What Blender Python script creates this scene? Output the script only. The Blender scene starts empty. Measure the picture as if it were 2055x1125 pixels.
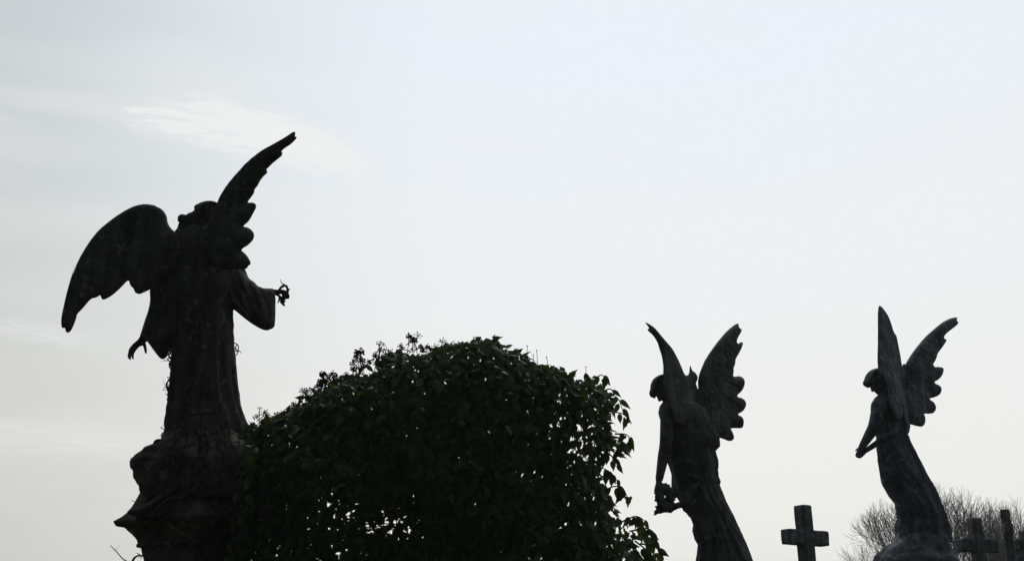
import bpy, bmesh, math, random
import numpy as np
from mathutils import Vector, Matrix, Quaternion, noise
from mathutils.geometry import delaunay_2d_cdt

R = math.radians
random.seed(11)
rng = np.random.default_rng(11)
SC = bpy.context.scene
COL = SC.collection

# ------------------------------------------------------------------ camera
PITCH = R(18.7)
FPX = 2200.0                      # focal length in pixels of a 2055 wide picture
CAM = Vector((0, 0, 1.6))
cam_d = bpy.data.cameras.new('camera')
cam_d.sensor_width = 36
cam_d.lens = 36 * FPX / 2055
cam_d.clip_start = 0.1
cam_d.clip_end = 5000
cam_o = bpy.data.objects.new('camera', cam_d)
cam_o.location = CAM
cam_o.rotation_euler = (R(90) + PITCH, 0, 0)
COL.objects.link(cam_o)
SC.camera = cam_o

# ------------------------------------------------------------------ sky, sun, exposure
SUN_AZ, SUN_EL = R(12), R(52)
SC.view_settings.view_transform = 'Standard'
SC.view_settings.look = 'None'
SC.view_settings.exposure = 0
SC.view_settings.gamma = 1
SKY_STRENGTH = 0.05


def sky_dir(px, py):
    cx, cy = (px - 1027.5) / FPX, (562.5 - py) / FPX
    v = Vector((cx, math.cos(PITCH) - cy * math.sin(PITCH), math.sin(PITCH) + cy * math.cos(PITCH)))
    return v


def build_world():
    w = bpy.data.worlds.new('World')
    SC.world = w
    w.use_nodes = True
    nt = w.node_tree
    nt.nodes.clear()
    N, L = nt.nodes.new, nt.links.new

    def put(sock, v):
        if isinstance(v, bpy.types.NodeSocket):
            L(v, sock)
        else:
            sock.default_value = v

    def M(op, a, b=0.0, c=0.0):
        n = N('ShaderNodeMath')
        n.operation = op
        put(n.inputs[0], a)
        put(n.inputs[1], b)
        put(n.inputs[2], c)
        return n.outputs[0]

    def VM(op, a, b=(0, 0, 0), out=0):
        n = N('ShaderNodeVectorMath')
        n.operation = op
        put(n.inputs[0], a)
        put(n.inputs[1], b)
        return n.outputs[out]

    def ss(x, lo, hi, a=0.0, b=1.0):
        n = N('ShaderNodeMapRange')
        n.interpolation_type = 'SMOOTHSTEP'
        put(n.inputs['Value'], x)
        n.inputs['From Min'].default_value = lo
        n.inputs['From Max'].default_value = hi
        n.inputs['To Min'].default_value = a
        n.inputs['To Max'].default_value = b
        return n.outputs[0]

    def mix(f, a, b):
        n = N('ShaderNodeMix')
        n.data_type = 'RGBA'
        put(n.inputs[0], f)
        put(n.inputs[6], a)
        put(n.inputs[7], b)
        return n.outputs[2]

    def noise_n(vec, scale, detail=5, rough=0.55, dist=0.0):
        n = N('ShaderNodeTexNoise')
        put(n.inputs['Vector'], vec)
        n.inputs['Scale'].default_value = scale
        n.inputs['Detail'].default_value = detail
        n.inputs['Roughness'].default_value = rough
        n.inputs['Distortion'].default_value = dist
        return n.outputs['Fac']

    sky = N('ShaderNodeTexSky')
    sky.sky_type = 'NISHITA'
    sky.sun_disc = False
    sky.sun_elevation = SUN_EL
    sky.sun_rotation = SUN_AZ
    sky.air_density = 1.0
    sky.dust_density = 2.0
    sky.ozone_density = 1.0
    tc = N('ShaderNodeTexCoord')
    d = VM('NORMALIZE', tc.outputs['Generated'])
    sep = N('ShaderNodeSeparateXYZ')
    L(d, sep.inputs[0])
    sx, sy, sz = sep.outputs
    S = 1.0 / SKY_STRENGTH

    def col(r, g, b):
        return (r * S, g * S, b * S, 1)
    # thin high veil: bright where it lies before the sun, thinning out to the sides and behind
    glow_dir = Vector((math.sin(R(14)) * math.cos(R(27)), math.cos(R(14)) * math.cos(R(27)), math.sin(R(27))))
    g = VM('DOT_PRODUCT', d, tuple(glow_dir), out=1)
    hi = mix(ss(g, 0.775, 0.985), col(*VEIL_SIDE), col(*VEIL_TOP))
    lo = mix(ss(g, 0.71, 0.96), col(*VEIL_LOW_SIDE), col(*VEIL_LOW))
    veil = mix(ss(sz, 0.05, 0.56), lo, hi)
    # faint high streaks
    st = VM('MULTIPLY', d, (1.0, 1.0, 6.0))
    n1 = noise_n(st, 2.6, 5, 0.5, 0.4)
    n2 = noise_n(VM('MULTIPLY', d, (1.0, 1.0, 2.2)), 5.0, 6, 0.55, 0.8)
    streak = M('ADD', ss(n1, 0.40, 0.72), M('MULTIPLY', ss(n2, 0.5, 0.8), 0.5))
    veil = mix(M('MULTIPLY', streak, 0.30), veil, col(0.88, 0.875, 0.865))

    # one torn wisp of cloud
    def wisp(px, py, hw, hh, tilt, strength, detail=1.0, hue=(0.875, 0.89, 0.885)):
        c = sky_dir(px, py).normalized()
        rgt = c.cross(Vector((0, 0, 1))).normalized()
        up = rgt.cross(c).normalized()
        ct, st_ = math.cos(tilt), math.sin(tilt)
        a1 = rgt * ct + up * st_
        a2 = up * ct - rgt * st_
        u = M('DIVIDE', VM('DOT_PRODUCT', d, tuple(a1), out=1), hw / FPX)
        v = M('DIVIDE', VM('DOT_PRODUCT', d, tuple(a2), out=1), hh / FPX)
        front = ss(VM('DOT_PRODUCT', d, tuple(c), out=1), 0.5, 0.6)
        v2 = M('ADD', v, M('MULTIPLY', M('MULTIPLY', u, u), 0.55))     # arch
        cmb = N('ShaderNodeCombineXYZ')
        L(u, cmb.inputs[0])
        L(v2, cmb.inputs[1])
        nn = noise_n(VM('MULTIPLY', cmb.outputs[0], (1.3, 0.85, 1)), 1.5 * detail, 7, 0.62, 1.1)
        nf = noise_n(VM('MULTIPLY', cmb.outputs[0], (0.9, 2.6, 1)), 2.1 * detail, 6, 0.6, 0.6)
        r2 = M('SQRT', M('ADD', M('MULTIPLY', u, u), M('MULTIPLY', v2, v2)))
        r2 = M('ADD', r2, M('MULTIPLY', M('SUBTRACT', nn, 0.5), 1.35))
        m = ss(r2, 1.15, 0.3)
        m = M('MULTIPLY', m, ss(nf, 0.34, 0.66, 0.12, 1.0))
        m = M('MULTIPLY', m, front)
        return M('MINIMUM', M('MULTIPLY', m, strength), 0.85), col(*hue)
    for a in WISPS:
        f, c = wisp(*a)
        veil = mix(f, veil, c)
    # how much of the blue sky the veil covers: all of it towards the sun, little behind
    cover = ss(g, -0.1, 0.72, 0.0, 1.0)
    base = VM('MULTIPLY', sky.outputs[0], (0.78, 0.72, 0.62))
    final = mix(cover, base, veil)
    bg = N('ShaderNodeBackground')
    L(final, bg.inputs['Color'])
    bg.inputs['Strength'].default_value = SKY_STRENGTH
    out = N('ShaderNodeOutputWorld')
    L(bg.outputs[0], out.inputs[0])


VEIL_TOP = (0.825, 0.885, 0.955)
VEIL_SIDE = (0.565, 0.62, 0.645)
VEIL_LOW = (0.905, 0.90, 0.855)
VEIL_LOW_SIDE = (0.66, 0.655, 0.615)
WISPS = [(508, 262, 245, 52, R(-8), 2.3, 1.15), (625, 290, 130, 30, R(-18), 2.4, 1.4), (80, 668, 150, 24, R(-3), 0.45), (130, 880, 260, 40, R(2), 0.35),
         (1290, 625, 300, 30, R(3), 0.3), (1930, 610, 200, 26, R(5), 0.3)]
build_world()

sun_d = bpy.data.lights.new('sun', 'SUN')
sun_d.energy = 0.9
sun_d.angle = R(10)
sun_d.color = (1.0, 0.95, 0.87)
sun_o = bpy.data.objects.new('sun', sun_d)
sv = Vector((math.sin(SUN_AZ) * math.cos(SUN_EL), math.cos(SUN_AZ) * math.cos(SUN_EL), math.sin(SUN_EL)))
sun_o.rotation_euler = sv.to_track_quat('Z', 'Y').to_euler()
sun_o.location = sv * 60
COL.objects.link(sun_o)

# ------------------------------------------------------------------ helpers
FWD = Vector((0, math.cos(PITCH), math.sin(PITCH)))
UPV = Vector((0, -math.sin(PITCH), math.cos(PITCH)))


def ray(px, py):
    return FWD + Vector((1, 0, 0)) * ((px - 1027.5) / FPX) + UPV * ((562.5 - py) / FPX)


def at(px, py, Y):
    """world point at distance Y ahead that the photograph shows at (px, py)"""
    r = ray(px, py)
    return CAM + r * (Y / r.y)


def on_plane(px, py, A, n):
    r = ray(px, py)
    return CAM + r * ((A - CAM).dot(n) / r.dot(n))


def zoomer(x0, y0, s):
    return lambda pts: [(x0 + a / s, y0 + b / s) for a, b in pts]


Z1 = zoomer(100, 240, 3.5154)
Z2 = zoomer(100, 500, 3.5154)
Z3 = zoomer(200, 800, 3.4615)
Z4 = zoomer(1260, 620, 4.3286)
Z5 = zoomer(1260, 860, 4.2464)
Z6 = zoomer(1680, 590, 4.0179)
Z7 = zoomer(1680, 840, 3.9467)


def link(name, me, mat=None, parent=None, smooth=True):
    o = bpy.data.objects.new(name, me)
    COL.objects.link(o)
    if mat:
        me.materials.clear()
        me.materials.append(mat)
    if parent:
        o.parent = parent
        o.matrix_parent_inverse = Matrix.Translation(-parent.location)
    if smooth:
        me.polygons.foreach_set('use_smooth', [True] * len(me.polygons))
    return o


def obj(name, bm, mat=None, parent=None, smooth=True):
    me = bpy.data.meshes.new(name)
    bm.to_mesh(me)
    bm.free()
    return link(name, me, mat, parent, smooth)


def thing(name, loc, label, cat, group=None):
    o = bpy.data.objects.new(name, None)
    o.empty_display_size = 0.1
    o.location = loc
    COL.objects.link(o)
    tag(o, label, cat, group)
    return o


def tag(o, label, cat, group=None):
    o['label'] = label
    o['category'] = cat
    if group:
        o['group'] = group


def catmull(pts, n):
    P = [Vector(p) for p in pts]
    if len(P) < 3:
        return [P[0].lerp(P[-1], i / n) for i in range(n + 1)]
    P = [P[0] * 2 - P[1]] + P + [P[-1] * 2 - P[-2]]
    out = []
    segs = len(P) - 3
    for i in range(n + 1):
        t = i / n * segs
        k = min(int(t), segs - 1)
        t -= k
        a, b, c, d = P[k:k + 4]
        out.append(0.5 * ((2 * b) + (c - a) * t + (2 * a - 5 * b + 4 * c - d) * t * t + (3 * b - a - 3 * c + d) * t ** 3))
    return out


def tube(bm, pts, radii, seg=8, n=None, cap=True, squash=None):
    """tapered round tube with domed ends"""
    n = n or max(2, (len(pts) - 1) * 4)
    path = catmull(pts, n) if n >= len(pts) else [Vector(p) for p in pts]
    n = len(path) - 1
    rr = np.interp(np.linspace(0, 1, n + 1), np.linspace(0, 1, len(radii)), radii)
    frames = []
    t0 = (path[1] - path[0]).normalized()
    a = t0.orthogonal().normalized()
    if squash:
        a = (squash[0] - t0 * squash[0].dot(t0)).normalized()
    for i, p in enumerate(path):
        t = (path[min(i + 1, n)] - path[max(i - 1, 0)])
        t = t.normalized() if t.length > 1e-9 else t0
        a = (a - t * a.dot(t)).normalized()
        frames.append((p, t, a, t.cross(a)))
    rings = []
    steps = []
    if cap:
        for q in (0.15, 0.6, 0.9):
            steps.append((0, -math.sqrt(1 - q * q) * rr[0], q))
    for i in range(n + 1):
        steps.append((i, 0, 1))
    if cap:
        for q in (0.9, 0.6, 0.15):
            steps.append((n, math.sqrt(1 - q * q) * rr[n], q))
    k2 = squash[1] if squash else 1
    for i, off, q in steps:
        p, t, u, v = frames[i]
        c = p + t * off
        r = rr[i] * q
        rings.append([bm.verts.new(c + u * math.cos(2 * math.pi * k / seg) * r + v * math.sin(2 * math.pi * k / seg) * r * k2) for k in range(seg)])
    for A, B in zip(rings, rings[1:]):
        for k in range(seg):
            bm.faces.new((A[k], A[(k + 1) % seg], B[(k + 1) % seg], B[k]))
    bm.faces.new(rings[0][::-1])
    bm.faces.new(rings[-1])


def ball(bm, c, r, axes=None, seg=16):
    """ellipsoid: r = (rx, ry, rz) along axes (3 vectors)"""
    if isinstance(r, (int, float)):
        r = (r, r, r)
    X, Y, Z = axes or (Vector((1, 0, 0)), Vector((0, 1, 0)), Vector((0, 0, 1)))
    vs = bmesh.ops.create_uvsphere(bm, u_segments=seg, v_segments=max(6, seg // 2), radius=1)['verts']
    for v in vs:
        v.co = Vector(c) + X * (v.co.x * r[0]) + Y * (v.co.y * r[1]) + Z * (v.co.z * r[2])


def voxel(bm, vs, smooth=2):
    """fuse overlapping closed shapes into one continuous surface"""
    me = bpy.data.meshes.new('fuse')
    bm.to_mesh(me)
    bm.free()
    o = bpy.data.objects.new('fuse', me)
    COL.objects.link(o)
    m = o.modifiers.new('r', 'REMESH')
    m.mode = 'VOXEL'
    m.voxel_size = vs
    if smooth:
        s = o.modifiers.new('s', 'SMOOTH')
        s.factor = 0.5
        s.iterations = smooth
    dg = bpy.context.evaluated_depsgraph_get()
    dg.update()
    out = bpy.data.meshes.new_from_object(o.evaluated_get(dg))
    bpy.data.objects.remove(o)
    bpy.data.meshes.remove(me)
    return out


def roughen(me, amp, scale, seed=0.0):
    """weathered surface: small displacement along the normals"""
    n = len(me.vertices)
    co = np.empty(n * 3)
    no = np.empty(n * 3)
    me.vertices.foreach_get('co', co)
    me.vertices.foreach_get('normal', no)
    co = co.reshape(-1, 3)
    no = no.reshape(-1, 3)
    off = Vector((seed, seed * 1.7, -seed))
    h = np.array([noise.fractal(Vector(p) * scale + off, 1.0, 2.0, 3) for p in co])
    co += no * (h * amp)[:, None]
    me.vertices.foreach_set('co', co.ravel())
    me.update()


def densify(poly, step):
    out = []
    for i, p in enumerate(poly):
        q = poly[(i + 1) % len(poly)]
        L = math.dist(p, q)
        k = max(1, int(round(L / step)))
        for j in range(k):
            t = j / k
            out.append((p[0] + (q[0] - p[0]) * t, p[1] + (q[1] - p[1]) * t))
    return out


def chaikin(poly, w=0.22):
    out = []
    for i, p in enumerate(poly):
        q = poly[(i + 1) % len(poly)]
        out.append((p[0] + (q[0] - p[0]) * w, p[1] + (q[1] - p[1]) * w))
        out.append((p[0] + (q[0] - p[0]) * (1 - w), p[1] + (q[1] - p[1]) * (1 - w)))
    return out


def seg_dist(P, A, B):
    """distances of points P (n,2) to segments A->B (m,2): (n,m)"""
    d = B - A
    L2 = (d ** 2).sum(1) + 1e-12
    t = ((P[:, None, :] - A[None]) * d[None]).sum(2) / L2
    t = np.clip(t, 0, 1)
    c = A[None] + t[..., None] * d[None]
    return np.sqrt(((P[:, None, :] - c) ** 2).sum(2)), t


def inside(P, poly):
    x, y = P[:, 0], P[:, 1]
    r = np.zeros(len(P), bool)
    n = len(poly)
    for i in range(n):
        x1, y1 = poly[i]
        x2, y2 = poly[(i + 1) % n]
        c = (y1 > y) != (y2 > y)
        with np.errstate(divide='ignore', invalid='ignore'):
            r ^= c & (x < (x2 - x1) * (y - y1) / (y2 - y1 + 1e-15) + x1)
    return r


def pad(poly2, step, tfun, to3):
    """closed solid over a 2D outline: tfun(P, d) gives front and back half thickness, to3(P, h) places it"""
    poly = densify(chaikin(poly2), step)
    pa = np.array(poly)
    lo, hi = pa.min(0), pa.max(0)
    g = []
    row = 0
    y = lo[1]
    while y < hi[1]:
        xs = np.arange(lo[0] + (step * 0.5 if row % 2 else 0), hi[0], step)
        g.append(np.stack([xs, np.full_like(xs, y)], 1))
        y += step * 0.87
        row += 1
    g = np.concatenate(g)
    g = g[inside(g, poly)]
    A, B = pa, np.roll(pa, -1, 0)
    dd = np.concatenate([seg_dist(g[i:i + 2000], A, B)[0].min(1) for i in range(0, len(g), 2000)])
    g = g[dd > step * 0.45]
    pts = [Vector(p) for p in poly] + [Vector(p) for p in g]
    m = len(poly)
    ed = [(i, (i + 1) % m) for i in range(m)]
    V, _, F, *_ = delaunay_2d_cdt(pts, ed, [], 1, 1e-7)
    P = np.array([(v.x, v.y) for v in V])
    d = np.concatenate([seg_dist(P[i:i + 2000], A, B)[0].min(1) for i in range(0, len(P), 2000)])
    tf, tb = tfun(P, d)
    bm = bmesh.new()
    bound = d < 1e-6
    fr, bk = [], []
    for i, p in enumerate(P):
        v = bm.verts.new(to3(p, 0.0 if bound[i] else tf[i]))
        fr.append(v)
        bk.append(v if bound[i] else bm.verts.new(to3(p, -tb[i])))
    for f in F:
        try:
            bm.faces.new([fr[i] for i in f])
        except ValueError:
            pass
        try:
            bm.faces.new([bk[i] for i in reversed(f)])
        except ValueError:
            pass
    bmesh.ops.recalc_face_normals(bm, faces=bm.faces)
    return bm


def half_round(d, R_):
    q = np.minimum(d, R_) / R_
    return np.sqrt(np.maximum(0, q * (2 - q)))


# ------------------------------------------------------------------ materials
def nodes_mat(name):
    m = bpy.data.materials.new(name)
    m.use_nodes = True
    nt = m.node_tree
    b = nt.nodes['Principled BSDF']
    return m, nt, b


def stone_mat(name, dark, mid, lichen, scale=6.0, rough=0.9, bump=0.5):
    m, nt, b = nodes_mat(name)
    N, L = nt.nodes.new, nt.links.new
    tc = N('ShaderNodeTexCoord')
    n1 = N('ShaderNodeTexNoise')
    n1.inputs['Scale'].default_value = scale
    n1.inputs['Detail'].default_value = 8
    n1.inputs['Roughness'].default_value = 0.65
    L(tc.outputs['Object'], n1.inputs['Vector'])
    cr = N('ShaderNodeValToRGB')
    cr.color_ramp.elements[0].position = 0.36
    cr.color_ramp.elements[0].color = (*dark, 1)
    cr.color_ramp.elements[1].position = 0.66
    cr.color_ramp.elements[1].color = (*mid, 1)
    L(n1.outputs['Fac'], cr.inputs[0])
    # rain streaks
    mp = N('ShaderNodeMapping')
    mp.inputs['Scale'].default_value = (14, 14, 1.2)
    L(tc.outputs['Object'], mp.inputs[0])
    n3 = N('ShaderNodeTexNoise')
    n3.inputs['Scale'].default_value = 1.0
    n3.inputs['Detail'].default_value = 4
    L(mp.outputs[0], n3.inputs['Vector'])
    r3 = N('ShaderNodeMapRange')
    r3.inputs['From Min'].default_value = 0.35
    r3.inputs['From Max'].default_value = 0.7
    r3.inputs['To Min'].default_value = 0.62
    r3.inputs['To Max'].default_value = 1.25
    L(n3.outputs['Fac'], r3.inputs[0])
    mul = N('ShaderNodeMix')
    mul.data_type = 'RGBA'
    mul.blend_type = 'MULTIPLY'
    mul.inputs[0].default_value = 1
    L(cr.outputs[0], mul.inputs[6])
    L(r3.outputs[0], mul.inputs[7])
    # lichen blotches
    n2 = N('ShaderNodeTexNoise')
    n2.inputs['Scale'].default_value = scale * 2.3
    n2.inputs['Detail'].default_value = 6
    L(tc.outputs['Object'], n2.inputs['Vector'])
    r2 = N('ShaderNodeMapRange')
    r2.inputs['From Min'].default_value = 0.60
    r2.inputs['From Max'].default_value = 0.68
    L(n2.outputs['Fac'], r2.inputs[0])
    mx = N('ShaderNodeMix')
    mx.data_type = 'RGBA'
    L(r2.outputs[0], mx.inputs[0])
    L(mul.outputs[2], mx.inputs[6])
    mx.inputs[7].default_value = (*lichen, 1)
    L(mx.outputs[2], b.inputs['Base Color'])
    b.inputs['Roughness'].default_value = rough
    b.inputs['Specular IOR Level'].default_value = 0.2
    n4 = N('ShaderNodeTexNoise')
    n4.inputs['Scale'].default_value = 90
    n4.inputs['Detail'].default_value = 6
    L(tc.outputs['Object'], n4.inputs['Vector'])
    bp = N('ShaderNodeBump')
    bp.inputs['Strength'].default_value = bump
    bp.inputs['Distance'].default_value = 0.006
    L(n4.outputs['Fac'], bp.inputs['Height'])
    L(bp.outputs[0], b.inputs['Normal'])
    return m


MAT_SOOT = stone_mat('soot_blackened_stone', (0.036, 0.036, 0.033), (0.085, 0.083, 0.074), (0.115, 0.115, 0.1))
MAT_DARK = stone_mat('dark_weathered_stone', (0.055, 0.056, 0.055), (0.135, 0.136, 0.132), (0.16, 0.16, 0.145))
MAT_GREY = stone_mat('weathered_grey_stone', (0.06, 0.069, 0.078), (0.185, 0.205, 0.23), (0.22, 0.235, 0.23))
MAT_PED = stone_mat('pedestal_stone', (0.045, 0.042, 0.034), (0.095, 0.088, 0.072), (0.12, 0.12, 0.092), 5)
MAT_CROSS = stone_mat('cross_granite', (0.06, 0.064, 0.067), (0.145, 0.152, 0.16), (0.18, 0.19, 0.18), 9)


def bark_mat(name, a, c):
    m, nt, b = nodes_mat(name)
    N, L = nt.nodes.new, nt.links.new
    tc = N('ShaderNodeTexCoord')
    n1 = N('ShaderNodeTexNoise')
    n1.inputs['Scale'].default_value = 30
    n1.inputs['Detail'].default_value = 5
    L(tc.outputs['Object'], n1.inputs['Vector'])
    cr = N('ShaderNodeValToRGB')
    cr.color_ramp.elements[0].position = 0.35
    cr.color_ramp.elements[0].color = (*a, 1)
    cr.color_ramp.elements[1].position = 0.7
    cr.color_ramp.elements[1].color = (*c, 1)
    L(n1.outputs['Fac'], cr.inputs[0])
    L(cr.outputs[0], b.inputs['Base Color'])
    b.inputs['Roughness'].default_value = 0.9
    b.inputs['Specular IOR Level'].default_value = 0.15
    return m


MAT_VINE = bark_mat('ivy_bark', (0.035, 0.026, 0.018), (0.09, 0.07, 0.05))
MAT_BARK = bark_mat('tree_bark', (0.06, 0.055, 0.048), (0.13, 0.12, 0.105))
MAT_BERRY = bark_mat('ivy_berry', (0.02, 0.025, 0.012), (0.06, 0.06, 0.03))


def leaf_mat():
    m, nt, b = nodes_mat('ivy_leaf')
    N, L = nt.nodes.new, nt.links.new
    geo = N('ShaderNodeNewGeometry')
    tc = N('ShaderNodeTexCoord')
    cr = N('ShaderNodeValToRGB')
    e = cr.color_ramp.elements
    e[0].color = (0.022, 0.045, 0.020, 1)
    e[1].color = (0.085, 0.11, 0.03, 1)
    k = e.new(0.5)
    k.color = (0.038, 0.07, 0.024, 1)
    k = e.new(0.85)
    k.color = (0.06, 0.09, 0.028, 1)
    L(geo.outputs['Random Per Island'], cr.inputs[0])
    n1 = N('ShaderNodeTexNoise')
    n1.inputs['Scale'].default_value = 40
    L(tc.outputs['Object'], n1.inputs['Vector'])
    r1 = N('ShaderNodeMapRange')
    r1.inputs['To Min'].default_value = 0.7
    r1.inputs['To Max'].default_value = 1.3
    L(n1.outputs['Fac'], r1.inputs[0])
    mul = N('ShaderNodeMix')
    mul.data_type = 'RGBA'
    mul.blend_type = 'MULTIPLY'
    mul.inputs[0].default_value = 1
    L(cr.outputs[0], mul.inputs[6])
    L(r1.outputs[0], mul.inputs[7])
    L(mul.outputs[2], b.inputs['Base Color'])
    b.inputs['Roughness'].default_value = 0.55
    b.inputs['Specular IOR Level'].default_value = 0.14
    tr = N('ShaderNodeBsdfTranslucent')
    tr.inputs['Color'].default_value = (0.05, 0.075, 0.012, 1)
    ms = N('ShaderNodeMixShader')
    ms.inputs[0].default_value = 0.35
    L(b.outputs[0], ms.inputs[1])
    L(tr.outputs[0], ms.inputs[2])
    L(ms.outputs[0], nt.nodes['Material Output'].inputs[0])
    return m


MAT_LEAF = leaf_mat()


def grass_mat():
    m, nt, b = nodes_mat('grass')
    N, L = nt.nodes.new, nt.links.new
    tc = N('ShaderNodeTexCoord')
    n1 = N('ShaderNodeTexNoise')
    n1.inputs['Scale'].default_value = 0.6
    n1.inputs['Detail'].default_value = 9
    L(tc.outputs['Object'], n1.inputs['Vector'])
    cr = N('ShaderNodeValToRGB')
    cr.color_ramp.elements[0].position = 0.35
    cr.color_ramp.elements[0].color = (0.025, 0.035, 0.012, 1)
    cr.color_ramp.elements[1].position = 0.7
    cr.color_ramp.elements[1].color = (0.07, 0.075, 0.03, 1)
    L(n1.outputs['Fac'], cr.inputs[0])
    L(cr.outputs[0], b.inputs['Base Color'])
    b.inputs['Roughness'].default_value = 0.95
    b.inputs['Specular IOR Level'].default_value = 0.1
    n2 = N('ShaderNodeTexNoise')
    n2.inputs['Scale'].default_value = 25
    n2.inputs['Detail'].default_value = 5
    L(tc.outputs['Object'], n2.inputs['Vector'])
    bp = N('ShaderNodeBump')
    bp.inputs['Distance'].default_value = 0.05
    L(n2.outputs['Fac'], bp.inputs['Height'])
    L(bp.outputs[0], b.inputs['Normal'])
    return m


# ------------------------------------------------------------------ ground
def build_ground():
    bm = bmesh.new()
    n = 48
    # fine near the camera, wide cells far out
    ax = [math.copysign(abs(t) ** 2.4 * 420, t) for t in np.linspace(-1, 1, n)]
    V = [[bm.verts.new((x, y, 0)) for x in ax] for y in ax]
    for j in range(n - 1):
        for i in range(n - 1):
            bm.faces.new((V[j][i], V[j][i + 1], V[j + 1][i + 1], V[j + 1][i]))
    for row in V:
        for v in row:
            r = math.hypot(v.co.x, v.co.y)
            if r > 25:
                v.co.z = -0.4 + 0.4 * noise.noise(Vector((v.co.x * 0.02, v.co.y * 0.02, 3)))
    g = obj('ground', bm, grass_mat())
    g['kind'] = 'structure'
    g['label'] = 'rough churchyard grass around the monuments'


build_ground()


# ------------------------------------------------------------------ statue building
def loft(rows_l, rows_r, Y, depth, step=0.012, seg=120, folds=None, y0=None, y1=None, cap_top=True, power=2.0):
    """rings through the left and right edge of a standing figure; depth(y) = depth / width"""
    la = np.array(sorted(rows_l, key=lambda p: p[1]))
    ra = np.array(sorted(rows_r, key=lambda p: p[1]))
    y0 = max(la[0, 1], ra[0, 1]) if y0 is None else y0
    y1 = min(la[-1, 1], ra[-1, 1]) if y1 is None else y1
    n = max(8, int(abs(at(1000, y0, Y).z - at(1000, y1, Y).z) / step))
    bm = bmesh.new()
    rings = []
    for i in range(n + 1):
        py = y0 + (y1 - y0) * i / n
        xl, xr = np.interp(py, la[:, 1], la[:, 0]), np.interp(py, ra[:, 1], ra[:, 0])
        A, B = at(xl, py, Y), at(xr, py, Y)
        c, hw = (A + B) / 2, (B.x - A.x) / 2
        hd = hw * depth(i / n) if callable(depth) else hw * depth
        ring = []
        for k in range(seg):
            a = 2 * math.pi * k / seg
            ca, sa = math.cos(a), math.sin(a)
            s = 1.0
            if folds:
                s += folds(a, i / n)
            if power != 2.0:
                q = (abs(ca) ** power + abs(sa) ** power) ** (-1 / power)
            else:
                q = 1.0
            ring.append(bm.verts.new((c.x + ca * hw * s * q, c.y + sa * hd * s * q, c.z)))
        rings.append(ring)
    for P, Q in zip(rings, rings[1:]):
        for k in range(seg):
            bm.faces.new((P[k], P[(k + 1) % seg], Q[(k + 1) % seg], Q[k]))
    # rounded top, flat bottom
    bm.faces.new(rings[0])
    bm.faces.new(rings[-1][::-1])
    bmesh.ops.recalc_face_normals(bm, faces=bm.faces)
    return bm


def drapery(seed, amp, k=(7, 11, 17), twist=0.6, grow=1.0):
    r = random.Random(seed)
    ph = [r.uniform(0, 6.28) for _ in k]
    off = Vector((r.uniform(0, 50), r.uniform(0, 50), 0))

    def f(a, t):
        w = noise.noise(Vector((math.cos(a) * 1.2, math.sin(a) * 1.2, t * 2.2)) + off)
        aa = a + twist * t + 0.35 * w
        s = 0
        for i, (kk, p) in enumerate(zip(k, ph)):
            v = math.sin(aa * kk + p + w * 2)
            s += (1 - abs(v)) ** 1.5 * (0.9 ** i) - 0.42
        mod = 0.5 + 0.5 * noise.noise(Vector((math.cos(a), math.sin(a), t * 3.3)) * 1.3 - off)
        edge = min(1.0, abs(math.sin(a)) * 1.3 + 0.25)      # calmer at the sides
        return amp * s * (0.35 + grow * t) * (0.5 + mod) * edge
    return f


def wing(name, outline, Y, anchor, normal, thick, bones, tips, parent, mat, bend=0.0, seed=1, step=0.011, rad=0.05):
    """wing from its outline on a plane turned away from the view; bones = leading bone, tips = feather ends (pixels)"""
    A = at(*anchor, Y)
    n = Vector(normal).normalized()
    V = (Vector((0, 0, 1)) - n * n.z).normalized()
    U = V.cross(n).normalized()
    if U.x < 0:
        U = -U

    def to2(p):
        q = on_plane(p[0], p[1], A, n) - A
        return (q.dot(U), q.dot(V))
    poly = [to2(p) for p in outline]
    bone = np.array([to2(p) for p in bones])
    tp = np.array([to2(p) for p in tips])
    # feather lines: each from a place along the bone to its tip
    bl = np.concatenate([[0], np.cumsum(np.sqrt((np.diff(bone, axis=0) ** 2).sum(1)))])
    roots = []
    for i in range(len(tp)):
        s = (1 - i / max(1, len(tp) - 1)) * 0.92 * bl[-1]
        roots.append((np.interp(s, bl, bone[:, 0]), np.interp(s, bl, bone[:, 1])))
    roots = np.array(roots)
    off = Vector((seed * 3.1, seed * 7.7, 0))
    size = bl[-1]

    def tfun(P, d):
        dist, t = seg_dist(P, roots, tp)
        o = np.sort(dist, axis=1)
        groove = np.clip((o[:, 1] - o[:, 0]) / 0.02, 0, 1) if o.shape[1] > 1 else np.ones(len(P))
        rib = np.clip(1 - o[:, 0] / 0.006, 0, 1)
        bd = seg_dist(P, bone[:-1], bone[1:])[0].min(1)
        arm = np.exp(-(bd / (size * 0.16)) ** 2)
        # small overlapping covert feathers near the bone
        cov = np.array([noise.voronoi(Vector((p[0], p[1] * 0.6, 0)) * 24 + off)[0][:2] for p in P])
        cgro = np.clip((cov[:, 1] - cov[:, 0]) / 0.35, 0, 1)
        cm = np.clip(1.35 - bd / (size * 0.22), 0, 1)
        wob = np.array([noise.noise(Vector((p[0], p[1], 0)) * 9 + off) for p in P])
        base = thick * half_round(d, rad) * (0.6 + 0.75 * arm)
        rel = thick * (0.6 * groove * (1 - cm) + 0.2 * rib * (1 - cm) + 0.3 * cgro * cm + 0.10 * wob)
        t_ = base + rel * np.clip((d - 0.008) / rad, 0, 1)
        return t_, t_

    def to3(p, h):
        q = A + U * p[0] + V * p[1] + n * h
        r = math.hypot(p[0], p[1]) / max(size, 0.1)
        q.y += bend * r * r * size
        return q
    bm = pad(poly, step, tfun, to3)
    return obj(name, bm, mat, parent)


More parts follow.
